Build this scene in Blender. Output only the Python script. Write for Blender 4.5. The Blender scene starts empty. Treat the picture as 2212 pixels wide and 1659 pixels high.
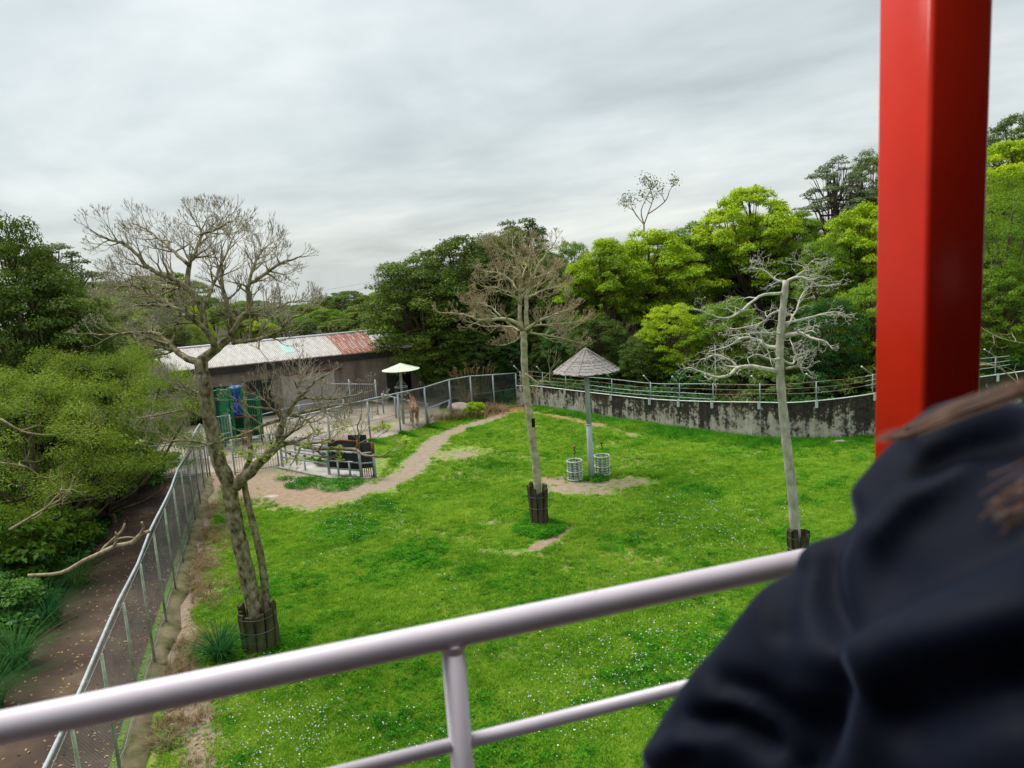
import bpy, bmesh, math, random
import numpy as np
from mathutils import Vector, Matrix
random.seed(7)
SC = bpy.context.scene
COL = SC.collection

# ------------------------------------------------------------------ camera
EYE = 10.5
PITCH, ROLL, FPX = math.radians(9.2), 0.065, 769.0
fw = Vector((0, math.cos(PITCH), -math.sin(PITCH)))
r0 = Vector((1, 0, 0)); u0 = Vector((0, math.sin(PITCH), math.cos(PITCH)))
rt = r0 * math.cos(ROLL) - u0 * math.sin(ROLL)
up = u0 * math.cos(ROLL) + r0 * math.sin(ROLL)
cd = bpy.data.cameras.new('camera'); cam = bpy.data.objects.new('camera', cd); COL.objects.link(cam)
cam.matrix_world = Matrix(((rt.x, up.x, -fw.x, 0), (rt.y, up.y, -fw.y, 0), (rt.z, up.z, -fw.z, EYE), (0, 0, 0, 1)))
cd.sensor_width = 36; cd.lens = FPX / 1024 * 36; cd.clip_start = 0.05; cd.clip_end = 9000
cd.dof.use_dof = True; cd.dof.focus_distance = 32; cd.dof.aperture_fstop = 4.6
SC.camera = cam

# ------------------------------------------------------------------ light: overcast
SUN_EL, SUN_AZ = math.radians(64), math.radians(-52)
sl = bpy.data.lights.new('sun', 'SUN'); sl.energy = 1.5; sl.angle = math.radians(40); sl.color = (1.0, 0.965, 0.90)
sun = bpy.data.objects.new('sun', sl); COL.objects.link(sun)
sd = Vector((math.sin(SUN_AZ) * math.cos(SUN_EL), math.cos(SUN_AZ) * math.cos(SUN_EL), math.sin(SUN_EL)))
sun.rotation_euler = sd.to_track_quat('Z', 'Y').to_euler(); sun.location = (0, 0, 60)

W = bpy.data.worlds.new('World'); SC.world = W; W.use_nodes = True
nt = W.node_tree; nt.nodes.clear()
def wn(t, **k):
    n = nt.nodes.new(t)
    for a, b in k.items(): setattr(n, a, b)
    return n
wo = wn('ShaderNodeOutputWorld'); mixs = wn('ShaderNodeMixShader'); mixs.inputs[0].default_value = 0.93
sky = wn('ShaderNodeTexSky', sky_type='NISHITA', sun_disc=False)
sky.sun_elevation = SUN_EL; sky.sun_rotation = math.atan2(sd.x, sd.y)
bg1 = wn('ShaderNodeBackground'); bg1.inputs[1].default_value = 0.08
bg2 = wn('ShaderNodeBackground'); bg2.inputs[1].default_value = 0.475
tc = wn('ShaderNodeTexCoord'); sep = wn('ShaderNodeSeparateXYZ')
nt.links.new(tc.outputs['Generated'], sep.inputs[0])
def wmath(op, a, b):
    n = wn('ShaderNodeMath', operation=op)
    for i, v in enumerate((a, b)):
        if isinstance(v, (int, float)): n.inputs[i].default_value = v
        else: nt.links.new(v, n.inputs[i])
    return n.outputs[0]
zz = wmath('ADD', wmath('MAXIMUM', sep.outputs[2], 0.0), 0.16)
cx = wmath('DIVIDE', sep.outputs[0], zz); cy = wmath('DIVIDE', sep.outputs[1], zz)
comb = wn('ShaderNodeCombineXYZ')
nt.links.new(wmath('ADD', cx, wmath('MULTIPLY', cy, 0.35)), comb.inputs[0]); nt.links.new(wmath('MULTIPLY', cy, 1.0), comb.inputs[1])
n1 = wn('ShaderNodeTexNoise'); n1.inputs['Scale'].default_value = 0.62; n1.inputs['Detail'].default_value = 7; n1.inputs['Roughness'].default_value = 0.52; n1.inputs['Distortion'].default_value = 0.5
nt.links.new(comb.outputs[0], n1.inputs['Vector'])
n2 = wn('ShaderNodeTexNoise'); n2.inputs['Scale'].default_value = 2.4; n2.inputs['Detail'].default_value = 5; n2.inputs['Roughness'].default_value = 0.5
nt.links.new(comb.outputs[0], n2.inputs['Vector'])
nm = wmath('ADD', wmath('MULTIPLY', n1.outputs['Fac'], 0.78), wmath('MULTIPLY', n2.outputs['Fac'], 0.22))
rp = wn('ShaderNodeValToRGB'); nt.links.new(nm, rp.inputs[0])
rp.color_ramp.elements[0].position = 0.33; rp.color_ramp.elements[0].color = (0.300, 0.335, 0.336, 1)
rp.color_ramp.elements[1].position = 0.66; rp.color_ramp.elements[1].color = (0.570, 0.590, 0.570, 1)
e = rp.color_ramp.elements.new(0.5); e.color = (0.425, 0.460, 0.456, 1)
grad = wmath('ADD', wmath('MULTIPLY', wmath('MAXIMUM', sep.outputs[2], 0.0), 0.55), 0.93)   # an overcast sky brightens gently towards the zenith
vm = wn('ShaderNodeVectorMath', operation='SCALE'); nt.links.new(rp.outputs[0], vm.inputs[0]); nt.links.new(grad, vm.inputs['Scale'])
nt.links.new(vm.outputs[0], bg2.inputs[0]); nt.links.new(sky.outputs[0], bg1.inputs[0])
nt.links.new(bg1.outputs[0], mixs.inputs[1]); nt.links.new(bg2.outputs[0], mixs.inputs[2]); nt.links.new(mixs.outputs[0], wo.inputs[0])

vs = SC.view_settings
vs.view_transform = 'Standard'; vs.look = 'None'; vs.exposure = 1.75; vs.gamma = 1; vs.use_curve_mapping = False
SC.cycles.max_bounces = 5; SC.cycles.diffuse_bounces = 3; SC.cycles.glossy_bounces = 2; SC.cycles.transmission_bounces = 3
SC.cycles.caustics_reflective = False; SC.cycles.caustics_refractive = False

# ------------------------------------------------------------------ helpers
PXS = 1024 / 2212
def ray(x, y): return fw + rt * ((x * PXS - 512) / FPX) - up * ((y * PXS - 384) / FPX)
def at(x, y, z=0.0):
    d = ray(x, y); return Vector((0, 0, EYE)) + d * ((z - EYE) / d.z)
def dep(x, y, Y):
    d = ray(x, y); return Vector((0, 0, EYE)) + d * (Y / d.y)

def thing(name, label, cat, loc=(0, 0, 0), group=None):
    o = bpy.data.objects.new(name, None); COL.objects.link(o); o.location = loc; o.empty_display_size = 0.2
    return tag(o, label, cat, group)
def tag(o, label, cat, group=None):
    o['label'] = label; o['category'] = cat
    if group: o['group'] = group
    return o

class MB:
    def __init__(s): s.v = []; s.f = []
    def quad(s, a, b, c, d):
        n = len(s.v); s.v += [a, b, c, d]; s.f.append((n, n + 1, n + 2, n + 3))
    def box(s, c, sz, rot=None):
        n = len(s.v); x, y, z = sz[0] / 2, sz[1] / 2, sz[2] / 2; c = Vector(c)
        for p in ((-x, -y, -z), (x, -y, -z), (x, y, -z), (-x, y, -z), (-x, -y, z), (x, -y, z), (x, y, z), (-x, y, z)):
            q = Vector(p)
            if rot is not None: q = rot @ q
            s.v.append(c + q)
        s.f += [tuple(n + i for i in q) for q in ((0, 3, 2, 1), (4, 5, 6, 7), (0, 1, 5, 4), (1, 2, 6, 5), (2, 3, 7, 6), (3, 0, 4, 7))]
    def slab(s, a, b, z0, z1, th):           # a wall-like box between two plan points
        a = Vector((a[0], a[1], 0)); b = Vector((b[0], b[1], 0)); d = (b - a); L = d.length; d.normalize()
        rot = Matrix(((d.x, -d.y, 0), (d.y, d.x, 0), (0, 0, 1)))
        c = (a + b) / 2; c.z = (z0 + z1) / 2
        s.box(c, (L, th, z1 - z0), rot)
    def tube(s, pts, rad, n=6, cap=True):
        pts = [Vector(p) for p in pts]; m = len(pts)
        if not hasattr(rad, '__len__'): rad = [rad] * m
        t = (pts[1] - pts[0]).normalized()
        a = Vector((0, 0, 1)) if abs(t.z) < 0.9 else Vector((1, 0, 0))
        u = t.cross(a).normalized(); base = len(s.v)
        for i in range(m):
            if 0 < i < m - 1: t = (pts[i + 1] - pts[i - 1]).normalized()
            elif i == m - 1 and m > 1: t = (pts[i] - pts[i - 1]).normalized()
            u = (u - t * u.dot(t))
            u = u.normalized() if u.length > 1e-6 else t.orthogonal().normalized()
            w = t.cross(u); r = rad[i]; p = pts[i]
            for k in range(n):
                an = 6.283185 * k / n; s.v.append(p + u * (math.cos(an) * r) + w * (math.sin(an) * r))
        for i in range(m - 1):
            for k in range(n):
                k2 = (k + 1) % n; q = base + i * n
                s.f.append((q + k, q + k2, q + n + k2, q + n + k))
        if cap:
            s.f.append(tuple(base + k for k in range(n - 1, -1, -1))); q = base + (m - 1) * n
            s.f.append(tuple(q + k for k in range(n)))
    def lathe(s, prof, n=24, c=(0, 0, 0)):
        c = Vector(c); base = len(s.v)
        for r, z in prof:
            for k in range(n):
                an = 6.283185 * k / n; s.v.append(c + Vector((r * math.cos(an), r * math.sin(an), z)))
        for i in range(len(prof) - 1):
            for k in range(n):
                k2 = (k + 1) % n; q = base + i * n; s.f.append((q + k, q + k2, q + n + k2, q + n + k))
    def ring(s, c, R, r, n=28, m=6):
        c = Vector(c); base = len(s.v)
        for i in range(n):
            a = 6.283185 * i / n
            for k in range(m):
                b = 6.283185 * k / m; rr = R + r * math.cos(b)
                s.v.append(c + Vector((rr * math.cos(a), rr * math.sin(a), r * math.sin(b))))
        for i in range(n):
            for k in range(m):
                i2, k2 = (i + 1) % n, (k + 1) % m
                s.f.append((base + i * m + k, base + i2 * m + k, base + i2 * m + k2, base + i * m + k2))
    def mesh(s, name, mat, smooth=False):
        me = bpy.data.meshes.new(name); me.from_pydata([tuple(v) for v in s.v], [], s.f)
        if mat: me.materials.append(mat)
        if smooth: me.shade_smooth()
        me.update(); return me
    def build(s, name, mat, parent=None, smooth=False):
        return link(name, s.mesh(name, mat, smooth), parent)
def link(name, me, parent=None):
    o = bpy.data.objects.new(name, me); COL.objects.link(o)
    if parent: o.parent = parent; o.matrix_parent_inverse = Matrix.Translation(parent.location).inverted() if parent.type == 'EMPTY' else Matrix.Identity(4)
    return o
def struct(o): o['kind'] = 'structure'; return o
def stuff(o): o['kind'] = 'stuff'; return o
def smooth_curve(pts, k=4):
    P = [Vector(p) for p in pts]; P = [P[0] * 2 - P[1]] + P + [P[-1] * 2 - P[-2]]; out = []
    for i in range(1, len(P) - 2):
        a, b, c, d = P[i - 1:i + 3]
        for j in range(k):
            t = j / k
            out.append(0.5 * ((2 * b) + (c - a) * t + (2 * a - 5 * b + 4 * c - d) * t * t + (3 * b - a - 3 * c + d) * t ** 3))
    out.append(P[-2]); return out
def np_mesh(name, V, Fq, mat, attrs=None):
    me = bpy.data.meshes.new(name); nv, nf = len(V), len(Fq); k = Fq.shape[1]
    me.vertices.add(nv); me.vertices.foreach_set('co', np.ascontiguousarray(V, dtype=np.float32).ravel())
    me.loops.add(nf * k); me.loops.foreach_set('vertex_index', np.ascontiguousarray(Fq, dtype=np.int32).ravel())
    me.polygons.add(nf); me.polygons.foreach_set('loop_start', np.arange(0, nf * k, k, dtype=np.int32))
    for nme, (dom, val) in (attrs or {}).items():
        a = me.attributes.new(nme, 'FLOAT', dom); a.data.foreach_set('value', np.ascontiguousarray(val, dtype=np.float32))
    if mat: me.materials.append(mat)
    me.update(calc_edges=True); me.validate(); return me

# ------------------------------------------------------------------ materials
class NT:
    def __init__(s, name):
        s.m = bpy.data.materials.new(name); s.m.use_nodes = True; s.t = s.m.node_tree; s.t.nodes.clear()
        s.out = s.n('ShaderNodeOutputMaterial')
    def n(s, t, **k):
        x = s.t.nodes.new(t)
        for a, b in k.items(): setattr(x, a, b)
        return x
    def l(s, a, b): s.t.links.new(a, b)
    def set(s, sock, v):
        if hasattr(v, 'default_value') or hasattr(v, 'is_linked'): s.l(v, sock)
        else: sock.default_value = v
    def coord(s, kind='pos', scale=(1, 1, 1)):
        o = s.n('ShaderNodeNewGeometry').outputs['Position'] if kind == 'pos' else s.n('ShaderNodeTexCoord').outputs['Object']
        mp = s.n('ShaderNodeMapping'); s.l(o, mp.inputs[0]); mp.inputs['Scale'].default_value = scale; return mp.outputs[0]
    def noise(s, vec, scale, detail=4, rough=0.55, dist=0):
        x = s.n('ShaderNodeTexNoise'); s.l(vec, x.inputs['Vector']); x.inputs['Scale'].default_value = scale
        x.inputs['Detail'].default_value = detail; x.inputs['Roughness'].default_value = rough; x.inputs['Distortion'].default_value = dist
        return x.outputs['Fac']
    def ramp(s, fac, stops):
        x = s.n('ShaderNodeValToRGB'); s.l(fac, x.inputs[0]); el = x.color_ramp.elements
        while len(el) < len(stops): el.new(0.5)
        for i, (p, c) in enumerate(stops):
            el[i].position = p; el[i].color = (c[0], c[1], c[2], 1) if hasattr(c, '__len__') else (c, c, c, 1)
        return x.outputs[0]
    def mix(s, fac, a, b, mode='MIX'):
        x = s.n('ShaderNodeMix', data_type='RGBA', blend_type=mode)
        s.set(x.inputs[0], fac)
        for i, v in ((6, a), (7, b)):
            if isinstance(v, tuple): x.inputs[i].default_value = (v[0], v[1], v[2], 1)
            else: s.l(v, x.inputs[i])
        return x.outputs[2]
    def math(s, op, a, b=0.0, clamp=False):
        x = s.n('ShaderNodeMath', operation=op, use_clamp=clamp); s.set(x.inputs[0], a); s.set(x.inputs[1], b); return x.outputs[0]
    def attr(s, name): return s.n('ShaderNodeAttribute', attribute_name=name).outputs['Fac']
    def rnd(s): return s.n('ShaderNodeObjectInfo').outputs['Random']
    def bsdf(s, col, rough=0.8, spec=0.3, metal=0.0, bump=None, bstr=0.3, bdist=0.02):
        b = s.n('ShaderNodeBsdfPrincipled')
        if isinstance(col, tuple): b.inputs['Base Color'].default_value = (col[0], col[1], col[2], 1)
        else: s.l(col, b.inputs['Base Color'])
        s.set(b.inputs['Roughness'], rough); s.set(b.inputs['Metallic'], metal); b.inputs['Specular IOR Level'].default_value = spec
        if bump is not None:
            q = s.n('ShaderNodeBump'); s.l(bump, q.inputs['Height']); q.inputs['Strength'].default_value = bstr; q.inputs['Distance'].default_value = bdist
            s.l(q.outputs[0], b.inputs['Normal'])
        s.l(b.outputs[0], s.out.inputs[0]); return b

def simple(name, c1, c2, scale=3.0, rough=0.8, spec=0.3, metal=0.0, stretch=(1, 1, 1), bstr=0.2, kind='obj', bd=0.01, lo=0.35, hi=0.65):
    s = NT(name); v = s.coord(kind, stretch); f = s.noise(v, scale, 6, 0.6)
    s.bsdf(s.ramp(f, [(lo, c1), (hi, c2)]), rough, spec, metal, f, bstr, bd); return s.m

def leaf_mat(name, a, b, c, trans=0.35, vary=0.35, world=0.12):
    """per-leaf tone between a..b..c, plus differences between trees and between boughs of one tree"""
    s = NT(name); t = s.attr('tone'); v = s.coord('pos')
    big = s.noise(v, world, 2)
    f = s.math('ADD', s.math('MULTIPLY', t, 0.62), s.math('MULTIPLY', s.math('SUBTRACT', big, 0.5), 0.9))
    f = s.math('ADD', f, s.math('MULTIPLY', s.math('SUBTRACT', s.rnd(), 0.3), vary))
    col = s.ramp(f, [(0.05, a), (0.45, b), (0.95, c)])
    d = s.n('ShaderNodeBsdfDiffuse'); s.l(col, d.inputs[0])
    tr = s.n('ShaderNodeBsdfTranslucent'); s.l(s.mix(0.5, col, (c[0], c[1], c[2] * 0.5)), tr.inputs[0])
    g = s.n('ShaderNodeBsdfGlossy'); g.inputs['Roughness'].default_value = 0.45; g.inputs[0].default_value = (0.8, 0.9, 0.8, 1)
    m1 = s.n('ShaderNodeMixShader'); m1.inputs[0].default_value = trans; s.l(d.outputs[0], m1.inputs[1]); s.l(tr.outputs[0], m1.inputs[2])
    m2 = s.n('ShaderNodeMixShader'); m2.inputs[0].default_value = 0.016; s.l(m1.outputs[0], m2.inputs[1]); s.l(g.outputs[0], m2.inputs[2])
    s.l(m2.outputs[0], s.out.inputs[0]); return s.m

M = {}
M['galv'] = simple('galvanised_steel', (0.24, 0.275, 0.295), (0.37, 0.41, 0.435), 6, 0.55, 0.4, 0.15, bstr=0.05)
M['galv_moss'] = simple('mossy_galvanised_steel', (0.15, 0.19, 0.105), (0.31, 0.355, 0.29), 3, 0.7, 0.3, 0.0, bstr=0.05)
M['wire'] = simple('fence_wire', (0.09, 0.10, 0.10), (0.17, 0.19, 0.19), 2, 0.6, 0.3, 0.2, bstr=0)
M['dark_steel'] = simple('dark_steel_board', (0.012, 0.014, 0.018), (0.035, 0.036, 0.042), 2.5, 0.55, 0.4, 0, (1, 1, 0.3))
M['rust'] = simple('rust', (0.09, 0.030, 0.018), (0.23, 0.075, 0.04), 5, 0.85, 0.2)
M['rust_pipe'] = simple('rusty_pipe', (0.16, 0.075, 0.05), (0.30, 0.27, 0.25), 1.2, 0.8, 0.2, 0, (1, 1, 1), kind='pos')
M['green_paint'] = simple('green_painted_steel', (0.004, 0.13, 0.045), (0.010, 0.22, 0.085), 2, 0.45, 0.5)
M['green_dark'] = simple('dark_green_sheet', (0.004, 0.04, 0.025), (0.008, 0.07, 0.04), 2, 0.6, 0.3)
M['blue_plastic'] = simple('blue_plastic', (0.012, 0.05, 0.33), (0.02, 0.085, 0.45), 2, 0.35, 0.5, bstr=0.02)
M['cyan_plastic'] = simple('cyan_plastic', (0.03, 0.33, 0.46), (0.05, 0.45, 0.58), 2, 0.4, 0.5, bstr=0.02)
M['orange_plastic'] = simple('orange_plastic', (0.35, 0.10, 0.04), (0.45, 0.14, 0.06), 2, 0.5, 0.4, bstr=0.02)
M['white_paint'] = simple('white_paint', (0.55, 0.57, 0.56), (0.74, 0.75, 0.74), 4, 0.55, 0.4, bstr=0.03)
M['canvas'] = simple('pale_green_canvas', (0.40, 0.47, 0.34), (0.60, 0.65, 0.52), 2.2, 0.85, 0.2)
M['concrete'] = simple('concrete', (0.26, 0.245, 0.225), (0.42, 0.40, 0.37), 1.3, 0.9, 0.2, kind='pos', bstr=0.25)
M['concrete_moss'] = simple('mossy_concrete', (0.065, 0.070, 0.022), (0.20, 0.165, 0.105), 1.6, 0.95, 0.15, kind='pos', bstr=0.4, bd=0.03)
M['dark_wood'] = simple('dark_weathered_wood', (0.022, 0.018, 0.013), (0.085, 0.070, 0.045), 5, 0.9, 0.2, 0, (1, 1, 0.12), bstr=0.5, bd=0.02)
M['moss_wood'] = simple('mossy_weathered_wood', (0.030, 0.024, 0.014), (0.095, 0.088, 0.040), 5, 0.9, 0.2, 0, (1, 1, 0.15), bstr=0.5, bd=0.02)
M['thatch'] = simple('grey_thatch', (0.155, 0.142, 0.136), (0.34, 0.315, 0.305), 22, 0.95, 0.15, 0, (1, 1, 0.5), bstr=0.8, bd=0.03)
M['batten'] = simple('thatch_batten', (0.27, 0.235, 0.215), (0.40, 0.36, 0.33), 8, 0.9, 0.2)
M['pole'] = simple('blue_grey_pole', (0.27, 0.34, 0.37), (0.40, 0.47, 0.50), 3, 0.55, 0.4, 0, (1, 1, 0.25), bstr=0.05)
M['bark_grey'] = simple('pale_grey_bark', (0.25, 0.232, 0.20), (0.46, 0.43, 0.38), 4, 0.9, 0.2, kind='pos', stretch=(1, 1, 0.6), bstr=0.4)
M['bark_lichen'] = simple('lichen_brown_bark', (0.050, 0.039, 0.020), (0.31, 0.27, 0.165), 7, 0.95, 0.15, kind='pos', stretch=(1, 1, 0.7), bstr=0.6, bd=0.03)
M['bark_yellow'] = simple('yellow_grey_bark', (0.25, 0.218, 0.135), (0.46, 0.415, 0.29), 4, 0.9, 0.2, kind='pos', stretch=(1, 1, 1.6), bstr=0.4)
M['bark_dark'] = simple('dark_bark', (0.040, 0.030, 0.020), (0.13, 0.10, 0.068), 4, 0.95, 0.15, kind='pos', bstr=0.4)
M['bark_pale'] = simple('bleached_dead_bark', (0.29, 0.27, 0.235), (0.55, 0.52, 0.465), 6, 0.9, 0.2, kind='pos', bstr=0.3)
M['twig_brown'] = simple('brown_twig', (0.25, 0.190, 0.112), (0.44, 0.360, 0.230), 1.2, 0.9, 0.2, kind='pos', bstr=0)
M['twig_grey'] = simple('grey_twig', (0.21, 0.175, 0.130), (0.38, 0.33, 0.26), 1.2, 0.9, 0.2, kind='pos', bstr=0)
M['dead_branch'] = simple('dead_branch_wood', (0.17, 0.125, 0.075), (0.36, 0.295, 0.20), 6, 0.9, 0.2, kind='pos')
M['stone'] = simple('pinkish_stone', (0.27, 0.20, 0.18), (0.45, 0.38, 0.34), 2, 0.9, 0.2, bstr=0.5, bd=0.04)
M['black_rubber'] = simple('black_iron', (0.012, 0.012, 0.012), (0.03, 0.028, 0.026), 4, 0.6, 0.3)
def m_worn(name, base, dark, rough, spec, chip, scale, stretch=(1, 1, 1)):
    s = NT(name); v = s.coord('pos'); vs_ = s.coord('pos', stretch); big = s.noise(v, 6, 5, 0.6); fine = s.noise(vs_, scale, 5, 0.7); grime = s.noise(vs_, 3.5, 6, 0.7)
    col = s.mix(s.ramp(big, [(0.3, 0.0), (0.75, 0.35)]), base, dark)
    col = s.mix(s.ramp(grime, [(0.56, 0.0), (0.74, 0.38)]), col, dark)
    col = s.mix(s.ramp(fine, [(chip, 0.0), (chip + 0.025, 1.0)]), col, (dark[0] * 0.35, dark[1] * 0.35, dark[2] * 0.35))
    r = s.ramp(grime, [(0.35, rough), (0.7, min(1, rough + 0.22))])
    s.bsdf(col, r, spec, 0, big, 0.03, 0.01); return s.m
M['rail_paint'] = m_worn('lilac_grey_painted_steel', (0.59, 0.545, 0.61), (0.40, 0.34, 0.39), 0.34, 0.5, 0.705, 60)
M['red_paint'] = m_worn('red_gloss_paint', (0.50, 0.020, 0.006), (0.30, 0.012, 0.006), 0.16, 0.14, 0.72, 45, (1, 1, 0.25))
M['deck'] = simple('dark_deck_boards', (0.035, 0.020, 0.017), (0.070, 0.040, 0.034), 3, 0.8, 0.2)
M['skylight'] = simple('turquoise_skylight', (0.24, 0.40, 0.37), (0.36, 0.50, 0.46), 3, 0.5, 0.4)
M['fascia'] = simple('dark_brown_fascia', (0.018, 0.013, 0.012), (0.04, 0.03, 0.027), 2, 0.7, 0.3)
M['gutter'] = simple('pale_gutter', (0.42, 0.47, 0.50), (0.55, 0.60, 0.62), 2, 0.5, 0.4)
M['door_green'] = simple('dark_olive_door', (0.016, 0.020, 0.014), (0.030, 0.035, 0.024), 2, 0.8, 0.2)
M['painted_dark'] = simple('painted_dark_interior', (0.008, 0.007, 0.007), (0.014, 0.012, 0.012), 2, 0.9, 0.1)  # near-black colour that paints in the shade of an unlit space

def m_ground():
    s = NT('lawn_soil'); v = s.coord('pos'); dirt = s.attr('dirt'); forest = s.attr('forest'); red = s.attr('red'); worn = s.attr('worn')
    g1 = s.noise(v, 0.22, 4); g2 = s.noise(v, 3.2, 5, 0.65); g3 = s.noise(v, 14, 3, 0.7)
    green = s.ramp(s.math('ADD', s.math('MULTIPLY', g1, 0.55), s.math('MULTIPLY', g2, 0.45)), [(0.33, (0.030, 0.140, 0.006)), (0.5, (0.090, 0.230, 0.009)), (0.67, (0.190, 0.310, 0.022))])
    soil = s.ramp(s.math('ADD', s.math('MULTIPLY', g2, 0.4), s.math('MULTIPLY', g3, 0.6)), [(0.3, (0.165, 0.130, 0.095)), (0.52, (0.235, 0.195, 0.150)), (0.7, (0.34, 0.305, 0.255))])
    clay = s.ramp(g2, [(0.3, (0.23, 0.105, 0.045)), (0.7, (0.36, 0.20, 0.105))])
    soil = s.mix(red, soil, clay)
    w = s.math('MULTIPLY', s.math('ADD', worn, 0.35), s.math('MULTIPLY', s.math('SUBTRACT', g2, 0.42, True), 5.0, True), True)
    green = s.mix(w, green, (0.255, 0.205, 0.095))
    k = s.math('ADD', dirt, s.math('MULTIPLY', s.math('ADD', s.math('SUBTRACT', g2, 0.5), s.math('MULTIPLY', s.math('SUBTRACT', g1, 0.5), 0.8)), 1.5))
    k = s.ramp(k, [(0.36, 0.0), (0.72, 1.0)])
    col = s.mix(k, green, soil)
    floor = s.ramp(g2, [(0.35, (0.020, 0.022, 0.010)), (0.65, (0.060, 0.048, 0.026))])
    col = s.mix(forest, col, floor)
    s.bsdf(col, 0.95, 0.1, 0, s.math('ADD', g2, g3), 0.5, 0.05); return s.m
M['ground'] = m_ground()

def m_grass(name, a, b, c):
    s = NT(name); v = s.coord('pos'); g1 = s.noise(v, 0.22, 4); g2 = s.noise(v, 1.3, 5, 0.7)
    f = s.math('ADD', s.math('MULTIPLY', g1, 0.50), s.math('ADD', s.math('MULTIPLY', g2, 0.42), s.math('MULTIPLY', s.math('SUBTRACT', s.rnd(), 0.32), 0.36)))
    col = s.ramp(f, [(0.32, a), (0.50, b), (0.68, c)])
    d = s.n('ShaderNodeBsdfDiffuse'); s.l(col, d.inputs[0]); t = s.n('ShaderNodeBsdfTranslucent'); s.l(col, t.inputs[0])
    m = s.n('ShaderNodeMixShader'); m.inputs[0].default_value = 0.45; s.l(d.outputs[0], m.inputs[1]); s.l(t.outputs[0], m.inputs[2])
    s.l(m.outputs[0], s.out.inputs[0]); return s.m
M['grass'] = m_grass('grass_blades', (0.050, 0.190, 0.012), (0.150, 0.345, 0.020), (0.330, 0.475, 0.052))
M['clover'] = m_grass('ground_cover_leaves', (0.016, 0.125, 0.010), (0.050, 0.235, 0.014), (0.120, 0.350, 0.024))
M['tallgrass'] = m_grass('tall_grass_blades', (0.015, 0.085, 0.030), (0.040, 0.130, 0.035), (0.090, 0.190, 0.050))
M['drygrass'] = m_grass('dry_grass_blades', (0.14, 0.095, 0.045), (0.27, 0.20, 0.105), (0.40, 0.32, 0.19))
M['flower_w'] = simple('white_petals', (0.50, 0.52, 0.40), (0.62, 0.62, 0.52), 2, 0.8, 0.2)
M['flower_l'] = simple('lilac_petals', (0.33, 0.34, 0.44), (0.45, 0.44, 0.54), 2, 0.8, 0.2)
M['litter'] = simple('dry_leaf_litter', (0.16, 0.09, 0.045), (0.38, 0.27, 0.14), 1.0, 0.9, 0.2, kind='pos')

M['lf_dark'] = leaf_mat('dark_olive_leaves', (0.027, 0.060, 0.008), (0.079, 0.139, 0.017), (0.231, 0.298, 0.038), 0.25, 0.25)
M['lf_mid'] = leaf_mat('mid_green_leaves', (0.043, 0.112, 0.009), (0.137, 0.264, 0.016), (0.330, 0.445, 0.034), 0.35, 0.3)
M['lf_bright'] = leaf_mat('bright_yellow_green_leaves', (0.097, 0.215, 0.006), (0.290, 0.491, 0.010), (0.642, 0.616, 0.022), 0.4, 0.25)
M['lf_olive'] = leaf_mat('olive_leaves', (0.045, 0.085, 0.014), (0.137, 0.208, 0.031), (0.306, 0.347, 0.067), 0.3, 0.3)
M['lf_feather'] = leaf_mat('feathery_yellow_green_leaves', (0.049, 0.111, 0.013), (0.156, 0.262, 0.024), (0.377, 0.453, 0.055), 0.35, 0.15, 0.35)
M['lf_haze'] = leaf_mat('haze_grey_green_leaves', (0.084, 0.119, 0.063), (0.154, 0.210, 0.105), (0.266, 0.322, 0.161), 0.3, 0.25)  # distance haze is mixed into this paler, greyer leaf colour
M['lf_under'] = leaf_mat('deep_green_shrub_leaves', (0.013, 0.061, 0.014), (0.043, 0.137, 0.022), (0.126, 0.266, 0.036), 0.3, 0.3, 0.4)
M['lf_sprout'] = leaf_mat('fresh_sprout_leaves', (0.196, 0.350, 0.028), (0.336, 0.500, 0.042), (0.500, 0.500, 0.070), 0.4, 0.1)
M['lf_ivy'] = leaf_mat('speckled_pale_leaves', (0.056, 0.105, 0.028), (0.168, 0.238, 0.063), (0.392, 0.406, 0.154), 0.3, 0.3, 0.5)

def m_wall():
    s = NT('stained_concrete'); v = s.coord('pos'); vz = s.coord('pos', (1.5, 1.5, 0.12)); z = s.n('ShaderNodeSeparateXYZ'); s.l(v, z.inputs[0])
    base = s.ramp(s.noise(v, 2.5, 5), [(0.35, (0.34, 0.305, 0.25)), (0.65, (0.52, 0.485, 0.42))])
    streak = s.noise(vz, 1.7, 7, 0.68); patch = s.noise(v, 0.55, 6, 0.62, 0.6); fine = s.noise(v, 5, 6, 0.7)
    hz = s.math('MULTIPLY', s.math('SUBTRACT', z.outputs[2], 0.9), 0.09)
    f = s.math('ADD', s.math('ADD', s.math('MULTIPLY', streak, 0.55), s.math('MULTIPLY', patch, 0.50)), s.math('ADD', hz, s.math('MULTIPLY', s.math('SUBTRACT', fine, 0.5), 0.55)))
    k = s.ramp(f, [(0.445, 0.0), (0.535, 1.0)])
    dark = s.ramp(fine, [(0.35, (0.016, 0.014, 0.012)), (0.7, (0.075, 0.063, 0.052))])
    s.bsdf(s.mix(k, base, dark), 0.92, 0.15, 0, fine, 0.35, 0.03); return s.m
M['wall'] = m_wall()
def m_shed(name, a, b):
    s = NT(name); v = s.coord('pos'); vz = s.coord('pos', (1, 1, 0.15))
    f = s.math('ADD', s.math('MULTIPLY', s.noise(v, 0.45, 5, 0.6), 0.6), s.math('MULTIPLY', s.noise(vz, 1.6, 5, 0.65), 0.4))
    s.bsdf(s.ramp(f, [(0.36, a), (0.64, b)]), 0.9, 0.15, 0, f, 0.2, 0.02); return s.m
M['shed_wall'] = m_shed('stained_brown_render', (0.11, 0.088, 0.073), (0.27, 0.225, 0.19))
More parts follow.
